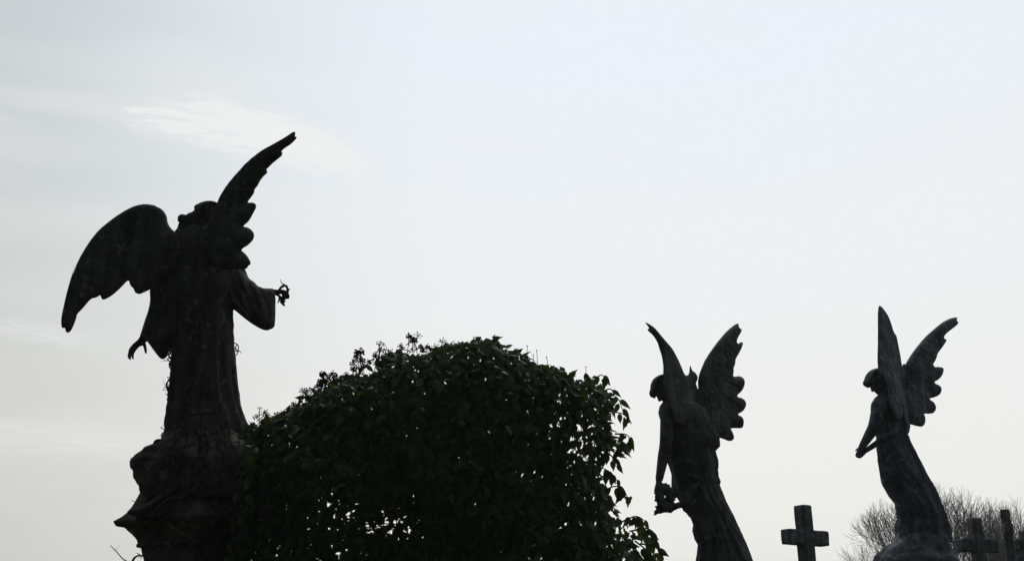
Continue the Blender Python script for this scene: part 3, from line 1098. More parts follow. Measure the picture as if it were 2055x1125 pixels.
def pedestal_one():
    Y = 7.0
    cx = at(417, 900, Y).x
    zz = lambda zy: at(417, 800 + zy / 3.4615, Y).z
    xx = lambda zx, zy: cx - at(200 + zx / 3.4615, 800 + zy / 3.4615, Y).x
    rot = R(12)          # a corner points out to the left
    root = thing('grave_pedestal', (cx, Y, 0), 'tall carved stone pedestal with gabled cap and pointed corner, under the largest angel', 'pedestal')
    # rounded carved block under the figure
    Lr = Z3([(462, 268), (450, 318), (430, 335), (386, 347), (332, 420), (282, 470), (291, 520), (311, 590), (336, 690), (345, 716)])
    Rr = [(834 - x + 0 * y, y) for x, y in Lr]

    def rk(a, t):
        return 0.075 * noise.noise(Vector((math.cos(a) * 2.2, math.sin(a) * 2.2, t * 3))) * min(1, abs(math.sin(a)) * 1.5) + 0.035 * noise.noise(Vector((math.cos(a) * 8, math.sin(a) * 8, t * 8)))
    bm = loft(Lr, Rr, Y, 0.95, 0.012, 120, rk, power=3.0)
    o = obj('carved_block', bm, MAT_PED, root)
    roughen(o.data, 0.022, 7, 3)
    roughen(o.data, 0.006, 28, 5)
    # cap with concave sweep
    prof = [(xx(345, 690), zz(690)), (xx(340, 714), zz(714)), (xx(290, 752), zz(752)), (xx(210, 802), zz(802)), (xx(116, 862), zz(862)), (xx(118, 872), zz(872)), (xx(132, 896), zz(896)), (xx(185, 906), zz(906)), (xx(240, 946), zz(946)), (xx(268, 985), zz(985)), (xx(278, 1008), zz(1008)),
            (xx(283, 1040), zz(1040))]
    bm = square_loft(fine(prof, 0.012), (cx, Y), rot + R(45) + R(0), 24, bev=0.03)
    o = obj('cap', bm, MAT_PED, root)
    roughen(o.data, 0.006, 10, 7)
    # shaft to the ground
    bm = square_loft(fine([(xx(253, 1030), zz(1012)), (xx(253, 1030), zz(1036)), (xx(284, 1040), zz(1038)), (xx(295, 1080), zz(1075)), (xx(305, 1125), zz(1125)), (xx(312, 1200), 1.75), (xx(312, 1200), 0.75)], 0.05), (cx, Y), rot + R(45), 16, bev=0.1)
    o = obj('shaft', bm, MAT_PED, root)
    roughen(o.data, 0.004, 12, 8)
    for i, (h, z0, z1) in enumerate(((0.66, 0.5, 0.76), (0.85, 0.25, 0.52), (1.05, -0.05, 0.27))):
        bm = square_loft(fine([(h, z1), (h, z0)], 0.1), (cx, Y), rot + R(45), 16, bev=0.03)
        obj('step', bm, MAT_PED, root)
    # curved gable moulding on each face of the cap
    zb = zz(865)
    for k in range(4):
        a = rot + k * math.pi / 2 - math.pi / 2
        nrm = Vector((math.cos(a), math.sin(a), 0))
        tan = Vector((-nrm.y, nrm.x, 0))
        hd = 0.36
        hw = 0.36
        cc = Vector((cx, Y, 0)) + nrm * hd
        bm = bmesh.new()
        arc = [cc + tan * (hw * t) + Vector((0, 0, zb + 0.02 + 0.205 * math.cos(t * math.pi / 2) ** 1.4)) - nrm * (0.05 * math.cos(t * math.pi / 2)) for t in np.linspace(-1, 1, 13)]
        tube(bm, arc, [0.02] * 3, 10, 30, squash=(Vector((0, 0, 1)), 2.4))
        # panel behind the moulding
        front = [bm.verts.new(p - nrm * 0.02 - Vector((0, 0, 0.012))) for p in arc] + [bm.verts.new(cc + tan * (hw * t) - nrm * 0.03 + Vector((0, 0, zb - 0.01))) for t in np.linspace(1, -1, 13)]
        back = [bm.verts.new(v.co - nrm * 0.12) for v in front]
        m = len(front)
        bm.faces.new(front)
        bm.faces.new(back[::-1])
        for i in range(m):
            bm.faces.new((front[i], back[i], back[(i + 1) % m], front[(i + 1) % m]))
        bmesh.ops.recalc_face_normals(bm, faces=bm.faces)
        obj('gable', bm, MAT_PED, root)


def plain_pedestal(px, Y, ztop, half, label, mat, rot):
    c = at(px, 1125, Y)
    root = thing('grave_pedestal', (c.x, Y, 0), label, 'pedestal')
    h = half * math.sqrt(2)
    for nm, prof in (('cornice', [(h * 0.95, ztop), (h * 1.0, ztop - 0.02), (h * 1.0, ztop - 0.08), (h * 0.92, ztop - 0.12), (h * 0.84, ztop - 0.17)]),
                     ('shaft', [(h * 0.82, ztop - 0.165), (h * 0.86, 0.62)]),
                     ('plinth', [(h * 0.95, 0.64), (h * 1.08, 0.56), (h * 1.08, 0.3)]),
                     ('step', [(h * 1.4, 0.31), (h * 1.4, -0.1)])):
        o = obj(nm, square_loft(fine(prof, 0.05), (c.x, Y), rot, 14, bev=0.03), mat, root)
        roughen(o.data, 0.003, 12, 2)


# ---- crosses
def box(bm, c, X, Y_, Z, hx, hy, hz, bev=0.008):
    vs = bmesh.ops.create_cube(bm, size=2)['verts']
    es = {e for v in vs for e in v.link_edges}
    for v in vs:
        v.co = Vector((v.co.x * hx, v.co.y * hy, v.co.z * hz))
    r = bmesh.ops.bevel(bm, geom=list(es), offset=bev, segments=2, affect='EDGES')
    allv = set(r['verts']) | {v for v in vs if v.is_valid}
    for v in allv:
        p = v.co.copy()
        v.co = c + X * p.x + Y_ * p.y + Z * p.z


def worn(bm, seed):
    """break the clean faces and edges of cut stone"""
    for _ in range(5):
        es = [e for e in bm.edges if e.calc_length() > 0.03]
        if not es:
            break
        bmesh.ops.subdivide_edges(bm, edges=es, cuts=1, use_grid_fill=True)
    bmesh.ops.triangulate(bm, faces=[f for f in bm.faces if len(f.verts) > 4])
    bm.normal_update()
    off = Vector((seed * 3.7, seed, -seed * 2.1))
    for v in bm.verts:
        h = noise.noise(v.co * 7 + off) * 0.004 + noise.noise(v.co * 26 + off) * 0.0025
        c = noise.noise(v.co * 11 - off)
        v.co += v.normal * (h - (0.008 * max(0, c - 0.45)))


def stone_cross(px, ptop, Y, w, d, arm_half, arm_drop, arm_h, rot, label, seed, mat=MAT_CROSS, lean=(0, 0), group='stone crosses on graves', foot=None, fs=(0.30, 0.42, 0.55)):
    """Latin cross on a stepped base; rot turns it about its own axis"""
    top = at(px, ptop, Y)
    root = thing('grave_cross', (top.x, Y, 0), label, 'cross', group)
    X = Vector((math.cos(rot), math.sin(rot), 0))
    N_ = Vector((-math.sin(rot), math.cos(rot), 0))
    Zv = Vector((lean[0], lean[1], 1)).normalized()
    X = (X - Zv * X.dot(Zv)).normalized()
    N_ = Zv.cross(X)
    zb = 0.55 if foot is None else foot
    L = top.z - zb
    base = top - Zv * L
    bm = bmesh.new()
    box(bm, top - Zv * (L / 2), X, N_, Zv, w / 2, d / 2, L / 2)
    worn(bm, seed)
    o = obj('shaft', bm, mat, root)
    bm = bmesh.new()
    box(bm, top - Zv * (arm_drop + arm_h / 2), X, N_, Zv, arm_half, d / 2 - 0.003, arm_h / 2)
    worn(bm, seed + 9)
    obj('cross_arm', bm, mat, root)
    for i, (s, h0, h1) in enumerate(((fs[0], zb - (0.22 if foot is None else 0.9), zb + 0.01), (fs[1], 0.14 if foot is None else zb - 1.4, zb - (0.21 if foot is None else 0.89)), (fs[2], -0.1, 0.15 if foot is None else zb - 1.39))):
        bm = bmesh.new()
        box(bm, Vector((base.x, base.y, (h0 + h1) / 2)), Vector((math.cos(rot), math.sin(rot), 0)), Vector((-math.sin(rot), math.cos(rot), 0)), Vector((0, 0, 1)), s, s, (h1 - h0) / 2, 0.015)
        obj('step', bm, mat, root, False)
    return root


# ---- bare trees
def bare_tree(px, ptop, Y, pw, pc, label, seed, full=1.0):
    """crown of ever finer twigs reaching out to a rounded envelope: pw = half width, pc = height of its centre (pixels)"""
    c = at(px, pc, Y)
    rz = at(px, ptop, Y).z - c.z
    rx = at(px + pw, pc, Y).x - c.x
    root = thing('bare_tree', (c.x, Y, -0.4), label, 'tree', 'bare trees beyond the graves')
    rnd = random.Random(seed)
    tr, cr = bmesh.new(), bmesh.new()

    def reach(p, d):
        """distance from p along d to the envelope"""
        a = Vector(((p.x - c.x) / rx, (p.y - c.y) / rx, (p.z - c.z) / rz))
        b = Vector((d.x / rx, d.y / rx, d.z / rz))
        A, B, C = b.dot(b), a.dot(b), a.dot(a) - 1
        q = B * B - A * C
        if q <= 0 or C > 0:
            return 0.25
        return (-B + math.sqrt(q)) / A

    def grow(p, d, L, r, lev, wig):
        n = 4
        pts = [p]
        dd = d.copy()
        for i in range(n):
            dd = (dd + Vector((rnd.gauss(0, wig), rnd.gauss(0, wig), rnd.gauss(0, wig) + 0.06))).normalized()
            pts.append(pts[-1] + dd * (L / n))
        e = max(0.004, r * 0.6)
        tube(tr if lev == 0 else cr, pts, [r, e], {0: 8, 1: 6, 2: 5}.get(lev, 3), n, cap=False)
        return pts, e
    base = Vector((c.x, Y, -0.4))
    fork = Vector((c.x + rnd.uniform(-.3, .3), Y, max(1.6, c.z - rz * 0.55)))
    tp, e0 = grow(base, (fork - base).normalized(), (fork - base).length, 0.30, 0, 0.02)

    def sub(pts, r, lev):
        if lev > 5:
            return
        kids = {1: round(19 * full), 2: round(5 * full), 3: 5, 4: 4, 5: 3}[lev]
        for k in range(kids):
            t = rnd.uniform(0.6, 1.0) if lev == 1 else (1.0 if k == 0 else rnd.uniform({2: 0.42, 3: 0.4, 4: 0.3, 5: 0.25}[lev], 0.98))
            n = len(pts) - 1
            i = min(n - 1, int(t * n))
            q = pts[i].lerp(pts[i + 1], t * n - i)
            tang = (pts[i + 1] - pts[i]).normalized()
            side = tang.orthogonal().normalized()
            side.rotate(Quaternion(tang, k * 2.4 + seed if lev == 1 else rnd.uniform(0, 6.283)))
            ang = 0.12 + 1.3 * ((k + 0.5) / kids) ** 0.65 if lev == 1 else (rnd.uniform(0.05, 0.25) if k == 0 else rnd.uniform(0.3, 0.75))
            nd = (tang * math.cos(ang) + side * math.sin(ang))
            nd.z += 0.16
            nd.normalize()
            R_ = reach(q, nd)
            L = R_ * {1: 0.52, 2: 0.5, 3: 0.5, 4: 0.6, 5: 0.8}[lev] * rnd.uniform(0.75, 1.15)
            L = min(L, {1: 9, 2: 3.2, 3: 1.7, 4: 1.1, 5: 0.8}[lev])
            p2, e2 = grow(q, nd, L, max(0.0085, r * (0.76 if k == 0 else 0.5)), lev, 0.07 + 0.015 * lev)
            sub(p2, e2, lev + 1)
    sub(tp, e0, 1)
    obj('trunk', tr, MAT_BARK, root)
    obj('crown', cr, MAT_BARK, root)


# ---- ivy
def leaf_shape(size, rnd, lobed):
    """ivy leaf in its own plane: x across, y from stalk to tip; returns verts and faces (folded along the midrib)"""
    if lobed:
        half = [(0.0, 0.0), (0.25, -0.08), (0.38, 0.10), (0.25, 0.30), (0.27, 0.46), (0.12, 0.68), (0.0, 1.05)]
    else:
        half = [(0.0, 0.0), (0.15, 0.03), (0.26, 0.2), (0.28, 0.4), (0.20, 0.64), (0.08, 0.88), (0.0, 1.1)]
    return [(x * size, y * size) for x, y in half]


def build_ivy():
    Y0 = 7.12
    outline = [(430, 872), (470, 862), (520, 850), (556, 846), (585, 840), (612, 822), (640, 797), (690, 768), (745, 749), (775, 731), (830, 714), (890, 704), (940, 688), (985, 688), (1012, 707), (1060, 722), (1100, 738), (1150, 757), (1196, 779), (1218, 806), (1234, 836), (1228, 880), (1222, 915), (1196, 945), (1222, 985), (1216, 1025), (1262, 1062), (1285, 1105), (1296, 1150), (1330, 1400), (1320, 1700), (380, 1700), (400, 1300), (440, 1125), (455, 1000), (440, 930)]
    P2 = [(at(x, y, Y0).x, at(x, y, Y0).z) for x, y in outline]
    poly = densify(chaikin(P2, 0.25), 0.05)
    cx_ = sum(p[0] for p in poly) / len(poly)
    poly = [(x + 0.05 * noise.noise(Vector((x * 6, z * 6, 1.5))) + 0.025 * noise.noise(Vector((x * 15, z * 15, 7))), z + 0.05 * noise.noise(Vector((x * 6, z * 6, 9.5))) + 0.03 * noise.noise(Vector((x * 15, z * 15, 2)))) for x, z in poly]
    pa = np.array(poly)
    A, B = pa, np.roll(pa, -1, 0)
    lo, hi = pa.min(0), pa.max(0)
    lo[1] = max(lo[1], 0.0)
    root = thing('ivy_bush', (at(880, 1125, Y0).x, Y0, 0), 'large dark mound of ivy with berry sprigs, between the largest angel and the bowed one', 'ivy')

    def thin(x, z):
        """the growth is thin in a few hollows, where the sky glints through"""
        k = 1.0
        for (px, py, rx, ry, a) in HOLLOWS:
            c = at(px, py, Y0)
            q = ((x - c.x) / (rx * Y0 / FPX)) ** 2 + ((z - c.z) / (ry * Y0 / FPX)) ** 2
            k = min(k, 1 - (1 - a) * math.exp(-q * 1.1))
        return k
    verts, faces = [], []

    def add_leaf(p, tip, nrm, size, rnd, lobed):
        t = tip.normalized()
        n = (nrm - t * nrm.dot(t))
        n = n.normalized() if n.length > 1e-4 else t.orthogonal().normalized()
        s = t.cross(n)
        half = leaf_shape(size, rnd, lobed)
        fold = rnd.uniform(0.05, 0.45)
        droop = rnd.uniform(0.0, 0.5)
        i0 = len(verts)

        def pt(x, y):
            yy = y / size
            return p + s * x + t * y + n * (-abs(x) * fold - droop * yy * yy * size * 0.5)
        k = len(half)
        for x, y in half:                       # right edge, midrib, left edge
            verts.append(pt(x, y))
        for x, y in half[1:-1]:
            verts.append(pt(-x, y))
        for x, y in half[1:-1]:
            verts.append(pt(0, max(y, 0.02 * size)))
        for m in range(k - 1):
            r0, r1 = i0 + m, i0 + m + 1
            l0 = i0 if m == 0 else i0 + k + m - 1
            l1 = i0 + k - 1 if m == k - 2 else i0 + k + m
            c0 = i0 if m == 0 else i0 + k + (k - 2) + m - 1
            c1 = i0 + k - 1 if m == k - 2 else i0 + k + (k - 2) + m
            for q in ((c0, r0, r1, c1), (c0, c1, l1, l0)):
                u = []
                for v in q:
                    if v not in u:
                        u.append(v)
                if len(u) > 2:
                    faces.append(u)
    rnd = random.Random(77)
    XF, ZF = at(478, 1000, Y0 - 0.6).x, at(480, 895, Y0 - 0.6).z      # growth creeping over the pedestal front
    # candidates in the outline, evenly through the depth with a denser skin
    cand = rng.uniform(lo, hi, (NLEAF * 3, 2))
    cand = cand[inside(cand, poly)]
    dd = np.concatenate([seg_dist(cand[i:i + 2000], A, B)[0].min(1) for i in range(0, len(cand), 2000)])
    zfr = at(1000, 1125, Y0).z
    cnt = 0
    for (x, z), d in zip(cand, dd):
        if cnt >= NLEAF:
            break
        if z < zfr - 0.25 and rnd.random() < 0.45:
            continue
        if rnd.random() > thin(x, z):
            continue
        bump = 0.12 * noise.noise(Vector((x * 2.5, z * 2.5, 4)))
        H = 0.62 * math.sqrt(max(0, min(d, 0.7) / 0.7 * (2 - min(d, 0.7) / 0.7))) + bump * min(1, d * 4)
        H = max(H, 0.03)
        u = rnd.random()
        side = -1 if rnd.random() < 0.62 else 1
        depth = side * H * (1 - 0.55 * u ** 2.2) if rnd.random() < 0.72 else rnd.uniform(-H, H)
        if x < at(545, 1000, Y0).x:
            if rnd.random() < 0.6 and x > XF + 0.12 * noise.noise(Vector((z * 4, 1, 2))) - 0.25 * max(0, ZF - z - 0.4) and z < ZF + 0.35 * (x - XF):
                depth, side = -rnd.uniform(0.50, 0.68), -1
            elif x < at(500, 1000, Y0).x:
                continue
        g = noise.noise(Vector((x * 5, depth * 5, z * 5)))
        if g < -0.72 and d > 0.12:
            continue
        p = Vector((x, Y0 + depth, z))
        e = 0.02
        # outward normal from the depth and the nearest edge
        out = Vector((0, side, 0.12)) if d > 0.3 else Vector(((x - (lo[0] + hi[0]) / 2) * 0.7, side * 0.6, 0.7))
        out = out.normalized() + Vector((rnd.gauss(0, .45), rnd.gauss(0, .35), rnd.gauss(0, .3)))
        tip = Vector((rnd.gauss(0, .55), rnd.gauss(0, .5) + side * 0.35, -1 + rnd.gauss(0, .5)))
        if z > hi[1] - 0.75 and d < 0.1:
            tip.z += rnd.uniform(0, 0.9)
            tip.x += rnd.gauss(0, .6)
        sz = rnd.uniform(0.03, 0.07) * (1.0 if rnd.random() < 0.8 else 1.4)
        add_leaf(p, tip, out, sz, rnd, rnd.random() < 0.45)
        cnt += 1
    # trailing shoots hanging off the right side and standing on the crest
    for (x0, y0, x1, y1, x2, y2, nl, s) in SHOOTS:
        stems = bmesh.new()
        dy = rnd.uniform(-0.1, 0.1)
        pts = [at(x0, y0, Y0 + dy), at(x1, y1, Y0 + dy - 0.03), at(x2, y2, Y0 + dy - 0.05)]
        tube(stems, pts, [0.006, 0.004, 0.002], 5, 8)
        path = catmull(pts, 24)
        for k in range(nl):
            t = 0.3 + 0.7 * (k + 0.5) / nl
            p = path[min(24, int(t * 24))]
            sd = 1 if k % 2 else -1
            tip = Vector((0.45 * sd + rnd.gauss(0.15, .3), rnd.gauss(0, .4), -0.9 + rnd.gauss(0, .25)))
            add_leaf(p + Vector((0.012 * sd, 0, -0.004)), tip, Vector((0.3 * sd, -1, 0.5 + rnd.gauss(0, .3))), s * rnd.uniform(0.8, 1.15), rnd, rnd.random() < 0.3)
            tube(stems, [p, p + Vector((0.012 * sd, 0, -0.004))], [0.0018, 0.0015], 4, 2)
        obj('shoot', stems, MAT_VINE, root)
    path_l = [p for p in poly if p[1] > at(1000, 1160, Y0).z]
    for i in range(85):
        j = rnd.randrange(1, len(poly) - 1)
        (x, z), (xa, za), (xb, zb) = poly[j], poly[j - 1], poly[(j + 1) % len(poly)]
        if z < at(1000, 1140, Y0).z or x < at(505, 900, Y0).x:
            continue
        nx, nz = -(zb - za), (xb - xa)
        ln = math.hypot(nx, nz) or 1
        nx, nz = nx / ln, nz / ln
        if inside(np.array([[x + nx * 0.03, z + nz * 0.03]]), poly)[0]:
            nx, nz = -nx, -nz
        right = x > at(1150, 900, Y0).x
        L = rnd.uniform(0.05, 0.11) if right else rnd.uniform(0.02, 0.06)
        y = Y0 + rnd.uniform(-0.06, 0.06)
        p0 = Vector((x - nx * 0.06, y, z - nz * 0.06))
        p1 = p0 + Vector((nx, rnd.gauss(0, .2), nz + (0.0 if right else 0.5))) * ((0.06 if right else 0.03) + L * 0.7)
        p2 = p1 + Vector((nx * 0.6 + rnd.gauss(0, .2), rnd.gauss(0, .3), (-0.7 if right else 0.5))) * L * 0.5
        st = bmesh.new()
        tube(st, [p0, p1, p2], [0.004, 0.003, 0.0015], 5, 8)
        obj('shoot', st, MAT_VINE, root)
        pth = catmull([p0, p1, p2], 12)
        for k in range(rnd.randint(2, 4)):
            q = pth[rnd.randint(6, 12)]
            sd = rnd.choice((-1, 1))
            add_leaf(q, Vector((0.75 * sd + rnd.gauss(0, .3), rnd.gauss(0, .4), (-0.75 if right or rnd.random() < 0.4 else 0.25) + rnd.gauss(0, .35))), Vector((0.3 * sd, -1, 0.5)), rnd.uniform(0.045, 0.072), rnd, rnd.random() < 0.3)
    me = bpy.data.meshes.new('leaves')
    me.from_pydata([tuple(v) for v in verts], [], faces)
    link('foliage', me, MAT_LEAF, root)
    # woody stems inside
    for i in range(34):
        stems = bmesh.new()
        bx = rnd.uniform(at(520, 1125, Y0).x, at(1200, 1125, Y0).x)
        by = Y0 + rnd.uniform(-0.3, 0.3)
        p = Vector((bx, by, 0))
        pts = [p]
        for k in range(9):
            p = p + Vector((rnd.gauss(0, .09), rnd.gauss(0, .05), 0.31))
            q = np.array([[p.x, p.z]])
            if not inside(q, poly)[0]:
                break
            pts.append(p)
        if len(pts) > 2:
            tube(stems, pts, [0.028, 0.016, 0.008], 6, len(pts) * 3)
        for b in range(5):
            k = rnd.randrange(max(1, len(pts) - 1))
            q = pts[k]
            v = Vector((rnd.gauss(0, .25), rnd.gauss(0, .15), rnd.uniform(0.0, .25)))
            e = q + v * 1.6
            if inside(np.array([[e.x, e.z]]), poly)[0]:
                tube(stems, [q, q + v + Vector((0, 0, rnd.gauss(0, .04))), e], [0.01, 0.006, 0.004], 5, 8)
        if len(stems.verts):
            obj('stem', stems, MAT_VINE, root)
        else:
            stems.free()
    for i in range(22):                     # cross twigs in the thin lower part
        stems = bmesh.new()
        a = at(rnd.uniform(640, 760), rnd.uniform(1015, 1090), Y0 + rnd.uniform(-.3, .3))
        b = a + Vector((rnd.uniform(.2, .5), rnd.gauss(0, .08), rnd.gauss(0, .05)))
        tube(stems, [a, a.lerp(b, .5) + Vector((0, 0, rnd.gauss(0, .02))), b], [0.006, 0.004, 0.003], 5, 8)
        obj('stem', stems, MAT_VINE, root)

    # berry heads: balls of tiny fruits on stalks
    def umbel(nb, rad, ripe, sd):
        bm = bmesh.new()
        r = random.Random(sd)
        tube(bm, [(0, 0, -0.06), (0.003, 0, -0.03), (0, 0, 0)], [0.0028, 0.0022, 0.0022], 5, 4)
        for k in range(nb):
            z = 1 - rad * (k + 0.5) / nb + r.uniform(-.06, .06)
            z = min(z, 0.99)
            a = k * 2.4
            a += r.uniform(-.5, .5)
            v = Vector((math.sqrt(1 - z * z) * math.cos(a), math.sqrt(1 - z * z) * math.sin(a), z)) * r.uniform(0.014, 0.027)
            tube(bm, [(0, 0, 0), v], [0.0011, 0.0011], 4, 1, cap=False)
            ball(bm, v, ripe * r.uniform(.6, 1.3), None, 6)
        me = bpy.data.meshes.new('flower_head')
        bm.to_mesh(me)
        bm.free()
        me.materials.append(MAT_BERRY)
        return me
    ums = [umbel(18, 1.75, 0.004, 3), umbel(12, 1.2, 0.0032, 4), umbel(26, 1.6, 0.0046, 5), umbel(9, 1.0, 0.003, 6), umbel(15, 1.4, 0.0055, 8)]
    spots = []
    for (px, py, k, h) in SPRIGS:
        px, py = px + rnd.gauss(0, 3), py + rnd.uniform(-8, 9)
        py += 4
        c = at(px, py + h + 14, Y0 + rnd.uniform(-0.06, 0.05))
        tip = c + Vector((rnd.gauss(-0.01, .022), rnd.gauss(0, .02), (h + 14) * rnd.uniform(.75, 1.1) * Y0 / FPX))
        tube_pts = [c - Vector((0, 0, 0.05)), c.lerp(tip, .5) + Vector((rnd.gauss(0, .006), 0, 0)), tip]
        spots.append((tip, Vector((rnd.gauss(0, .15), rnd.gauss(0, .2), 1)), tube_pts))
        for j in range(k - 1):
            t = rnd.uniform(0.2, 0.85)
            q = c.lerp(tip, t)
            v = Vector((rnd.choice((-1, 1)) * rnd.uniform(.5, 1), rnd.gauss(0, .5), rnd.uniform(.3, .9))).normalized()
            e = q + v * rnd.uniform(0.03, 0.055)
            spots.append((e, v, [q, e]))
    for i, (p, v, tp) in enumerate(spots[:99]):
        o = bpy.data.objects.new('flower_head', rnd.choice(ums))
        COL.objects.link(o)
        o.parent = root
        o.matrix_parent_inverse = Matrix.Translation(-root.location)
        o.location = p
        o.rotation_euler = Vector(v).to_track_quat('Z', 'Y').to_euler()
        s = rnd.uniform(0.7, 1.3)
        o.scale = (s, s, s)
        sb = bmesh.new()
        tube(sb, [o.matrix_basis.inverted() @ Vector(q) for q in tp], [0.003 / s, 0.0022 / s], 5, 4)
        k_ = obj('stalk', sb, MAT_VINE, None)
        k_.parent = o
    for (px, py, h) in [(993, 672, 26), (1033, 700, 20), (1058, 694, 28), (1077, 703, 22), (1097, 716, 16), (1176, 736, 24), (1070, 712, 12)]:
        sb = bmesh.new()
        c = at(px + rnd.uniform(-2, 2), py + h + 8, Y0)
        tip = at(px, py, Y0)
        tube(sb, [c, c.lerp(tip, .5) + Vector((.003, 0, 0)), tip], [0.003, 0.002, 0.0018], 5, 6)
        ball(sb, tip, 0.005, None, 6)
        obj('bare_stalk', sb, MAT_VINE, root)


HOLLOWS = [(650, 995, 30, 22, 0.22), (700, 1030, 60, 26, 0.22), (765, 1045, 95, 34, 0.09), (800, 1060, 55, 22, 0.07), (655, 1075, 40, 40, 0.30),
           (860, 905, 26, 16, 0.25), (888, 872, 18, 12, 0.29), (1120, 840, 52, 22, 0.16), (1150, 880, 42, 26, 0.17), (1055, 930, 60, 18, 0.20),
           (1070, 968, 44, 16, 0.17), (1160, 985, 26, 10, 0.29), (1190, 850, 34, 30, 0.25), (1180, 900, 40, 26, 0.25), (1210, 960, 34, 30, 0.29), (1250, 1070, 34, 40, 0.32),
           (505, 900, 12, 8, 0.36), (960, 945, 20, 14, 0.32), (930, 990, 14, 10, 0.32)]
NLEAF = 39000
SHOOTS = [(1190, 770, 1205, 752, 1222, 762, 3, 0.075), (1200, 790, 1225, 780, 1236, 800, 4, 0.07), (1215, 800, 1240, 800, 1250, 825, 4, 0.08), (1225, 825, 1250, 830, 1262, 842, 3, 0.075), (1235, 870, 1258, 872, 1268, 890, 3, 0.085),
          (1215, 880, 1240, 884, 1250, 900, 4, 0.08), (1205, 900, 1228, 915, 1236, 935, 4, 0.07), (1210, 985, 1238, 975, 1262, 1000, 6, 0.075), (1200, 960, 1225, 950, 1240, 965, 4, 0.065),
          (1240, 1050, 1275, 1035, 1296, 1045, 4, 0.075), (1265, 1065, 1300, 1060, 1312, 1095, 7, 0.085), (1285, 1090, 1312, 1095, 1330, 1112, 3, 0.08), (1275, 1085, 1300, 1105, 1306, 1120, 5, 0.075),
          (1010, 706, 1000, 690, 1004, 690, 2, 0.06), (940, 700, 950, 682, 962, 682, 4, 0.07), (960, 700, 975, 680, 990, 684, 4, 0.07), (905, 705, 915, 690, 925, 690, 4, 0.065), (1015, 715, 1030, 708, 1040, 712, 3, 0.06),
          (520, 860, 533, 835, 548, 834, 4, 0.065), (535, 856, 548, 836, 560, 840, 3, 0.06), (500, 862, 505, 850, 500, 845, 2, 0.05), (640, 800, 648, 775, 660, 772, 3, 0.06), (660, 785, 668, 762, 676, 762, 3, 0.06), (720, 755, 730, 732, 740, 733, 3, 0.06), (755, 735, 762, 716, 775, 716, 3, 0.06)]
SPRIGS = [(545, 828, 2, 18), (578, 815, 3, 22), (598, 806, 3, 22), (622, 780, 3, 24), (642, 755, 3, 24), (668, 748, 3, 24), (708, 728, 3, 24), (728, 706, 3, 26), (748, 704, 3, 22), (772, 694, 3, 22), (800, 694, 3, 18), (860, 686, 3, 20), (895, 684, 2, 18), (523, 812, 4, 36), (565, 822, 3, 22), (590, 818, 4, 18), (606, 800, 4, 20), (614, 792, 2, 24), (628, 770, 4, 28), (636, 764, 3, 20), (655, 745, 4, 30), (682, 742, 3, 22), (694, 744, 4, 20), (720, 716, 5, 34), (735, 722, 3, 26), (760, 688, 5, 36), (785, 702, 4, 24), (824, 680, 5, 32), (843, 682, 4, 24), (879, 678, 4, 28), (915, 682, 3, 20), (932, 668, 3, 26), (960, 684, 2, 14), (700, 740, 3, 16), (645, 776, 3, 18)]


# ---- bare ivy vines on the largest angel and its pedestal
def vine(label, strands, base, sprouts=0, seed=0):
    root = thing('ivy_vine', base, label, 'vine', 'bare ivy vines on the first monument')
    rnd = random.Random(seed)
    for pts, Y, r in strands:
        bm = bmesh.new()
        P = [at(p[0], p[1], Y + (p[2] if len(p) > 2 else 0)) for p in pts]
        P = [p + Vector((rnd.gauss(0, .003), rnd.gauss(0, .004), rnd.gauss(0, .003))) for p in P]
        tube(bm, P, [r, r * 0.85, r * 0.6], 7, len(P) * 6)
        path = catmull(P, 40)
        for k in range(sprouts):
            q = path[rnd.randrange(3, 40)]
            v = Vector((rnd.gauss(0, .02), -abs(rnd.gauss(0, .008)), rnd.gauss(0, .02)))
            tube(bm, [q, q + v * .6 + Vector((rnd.gauss(0, .005), 0, rnd.gauss(0, .005))), q + v * 1.3], [r * .4, r * .3, r * .15], 5, 6)
        obj('stem', bm, MAT_VINE, root)
    return root


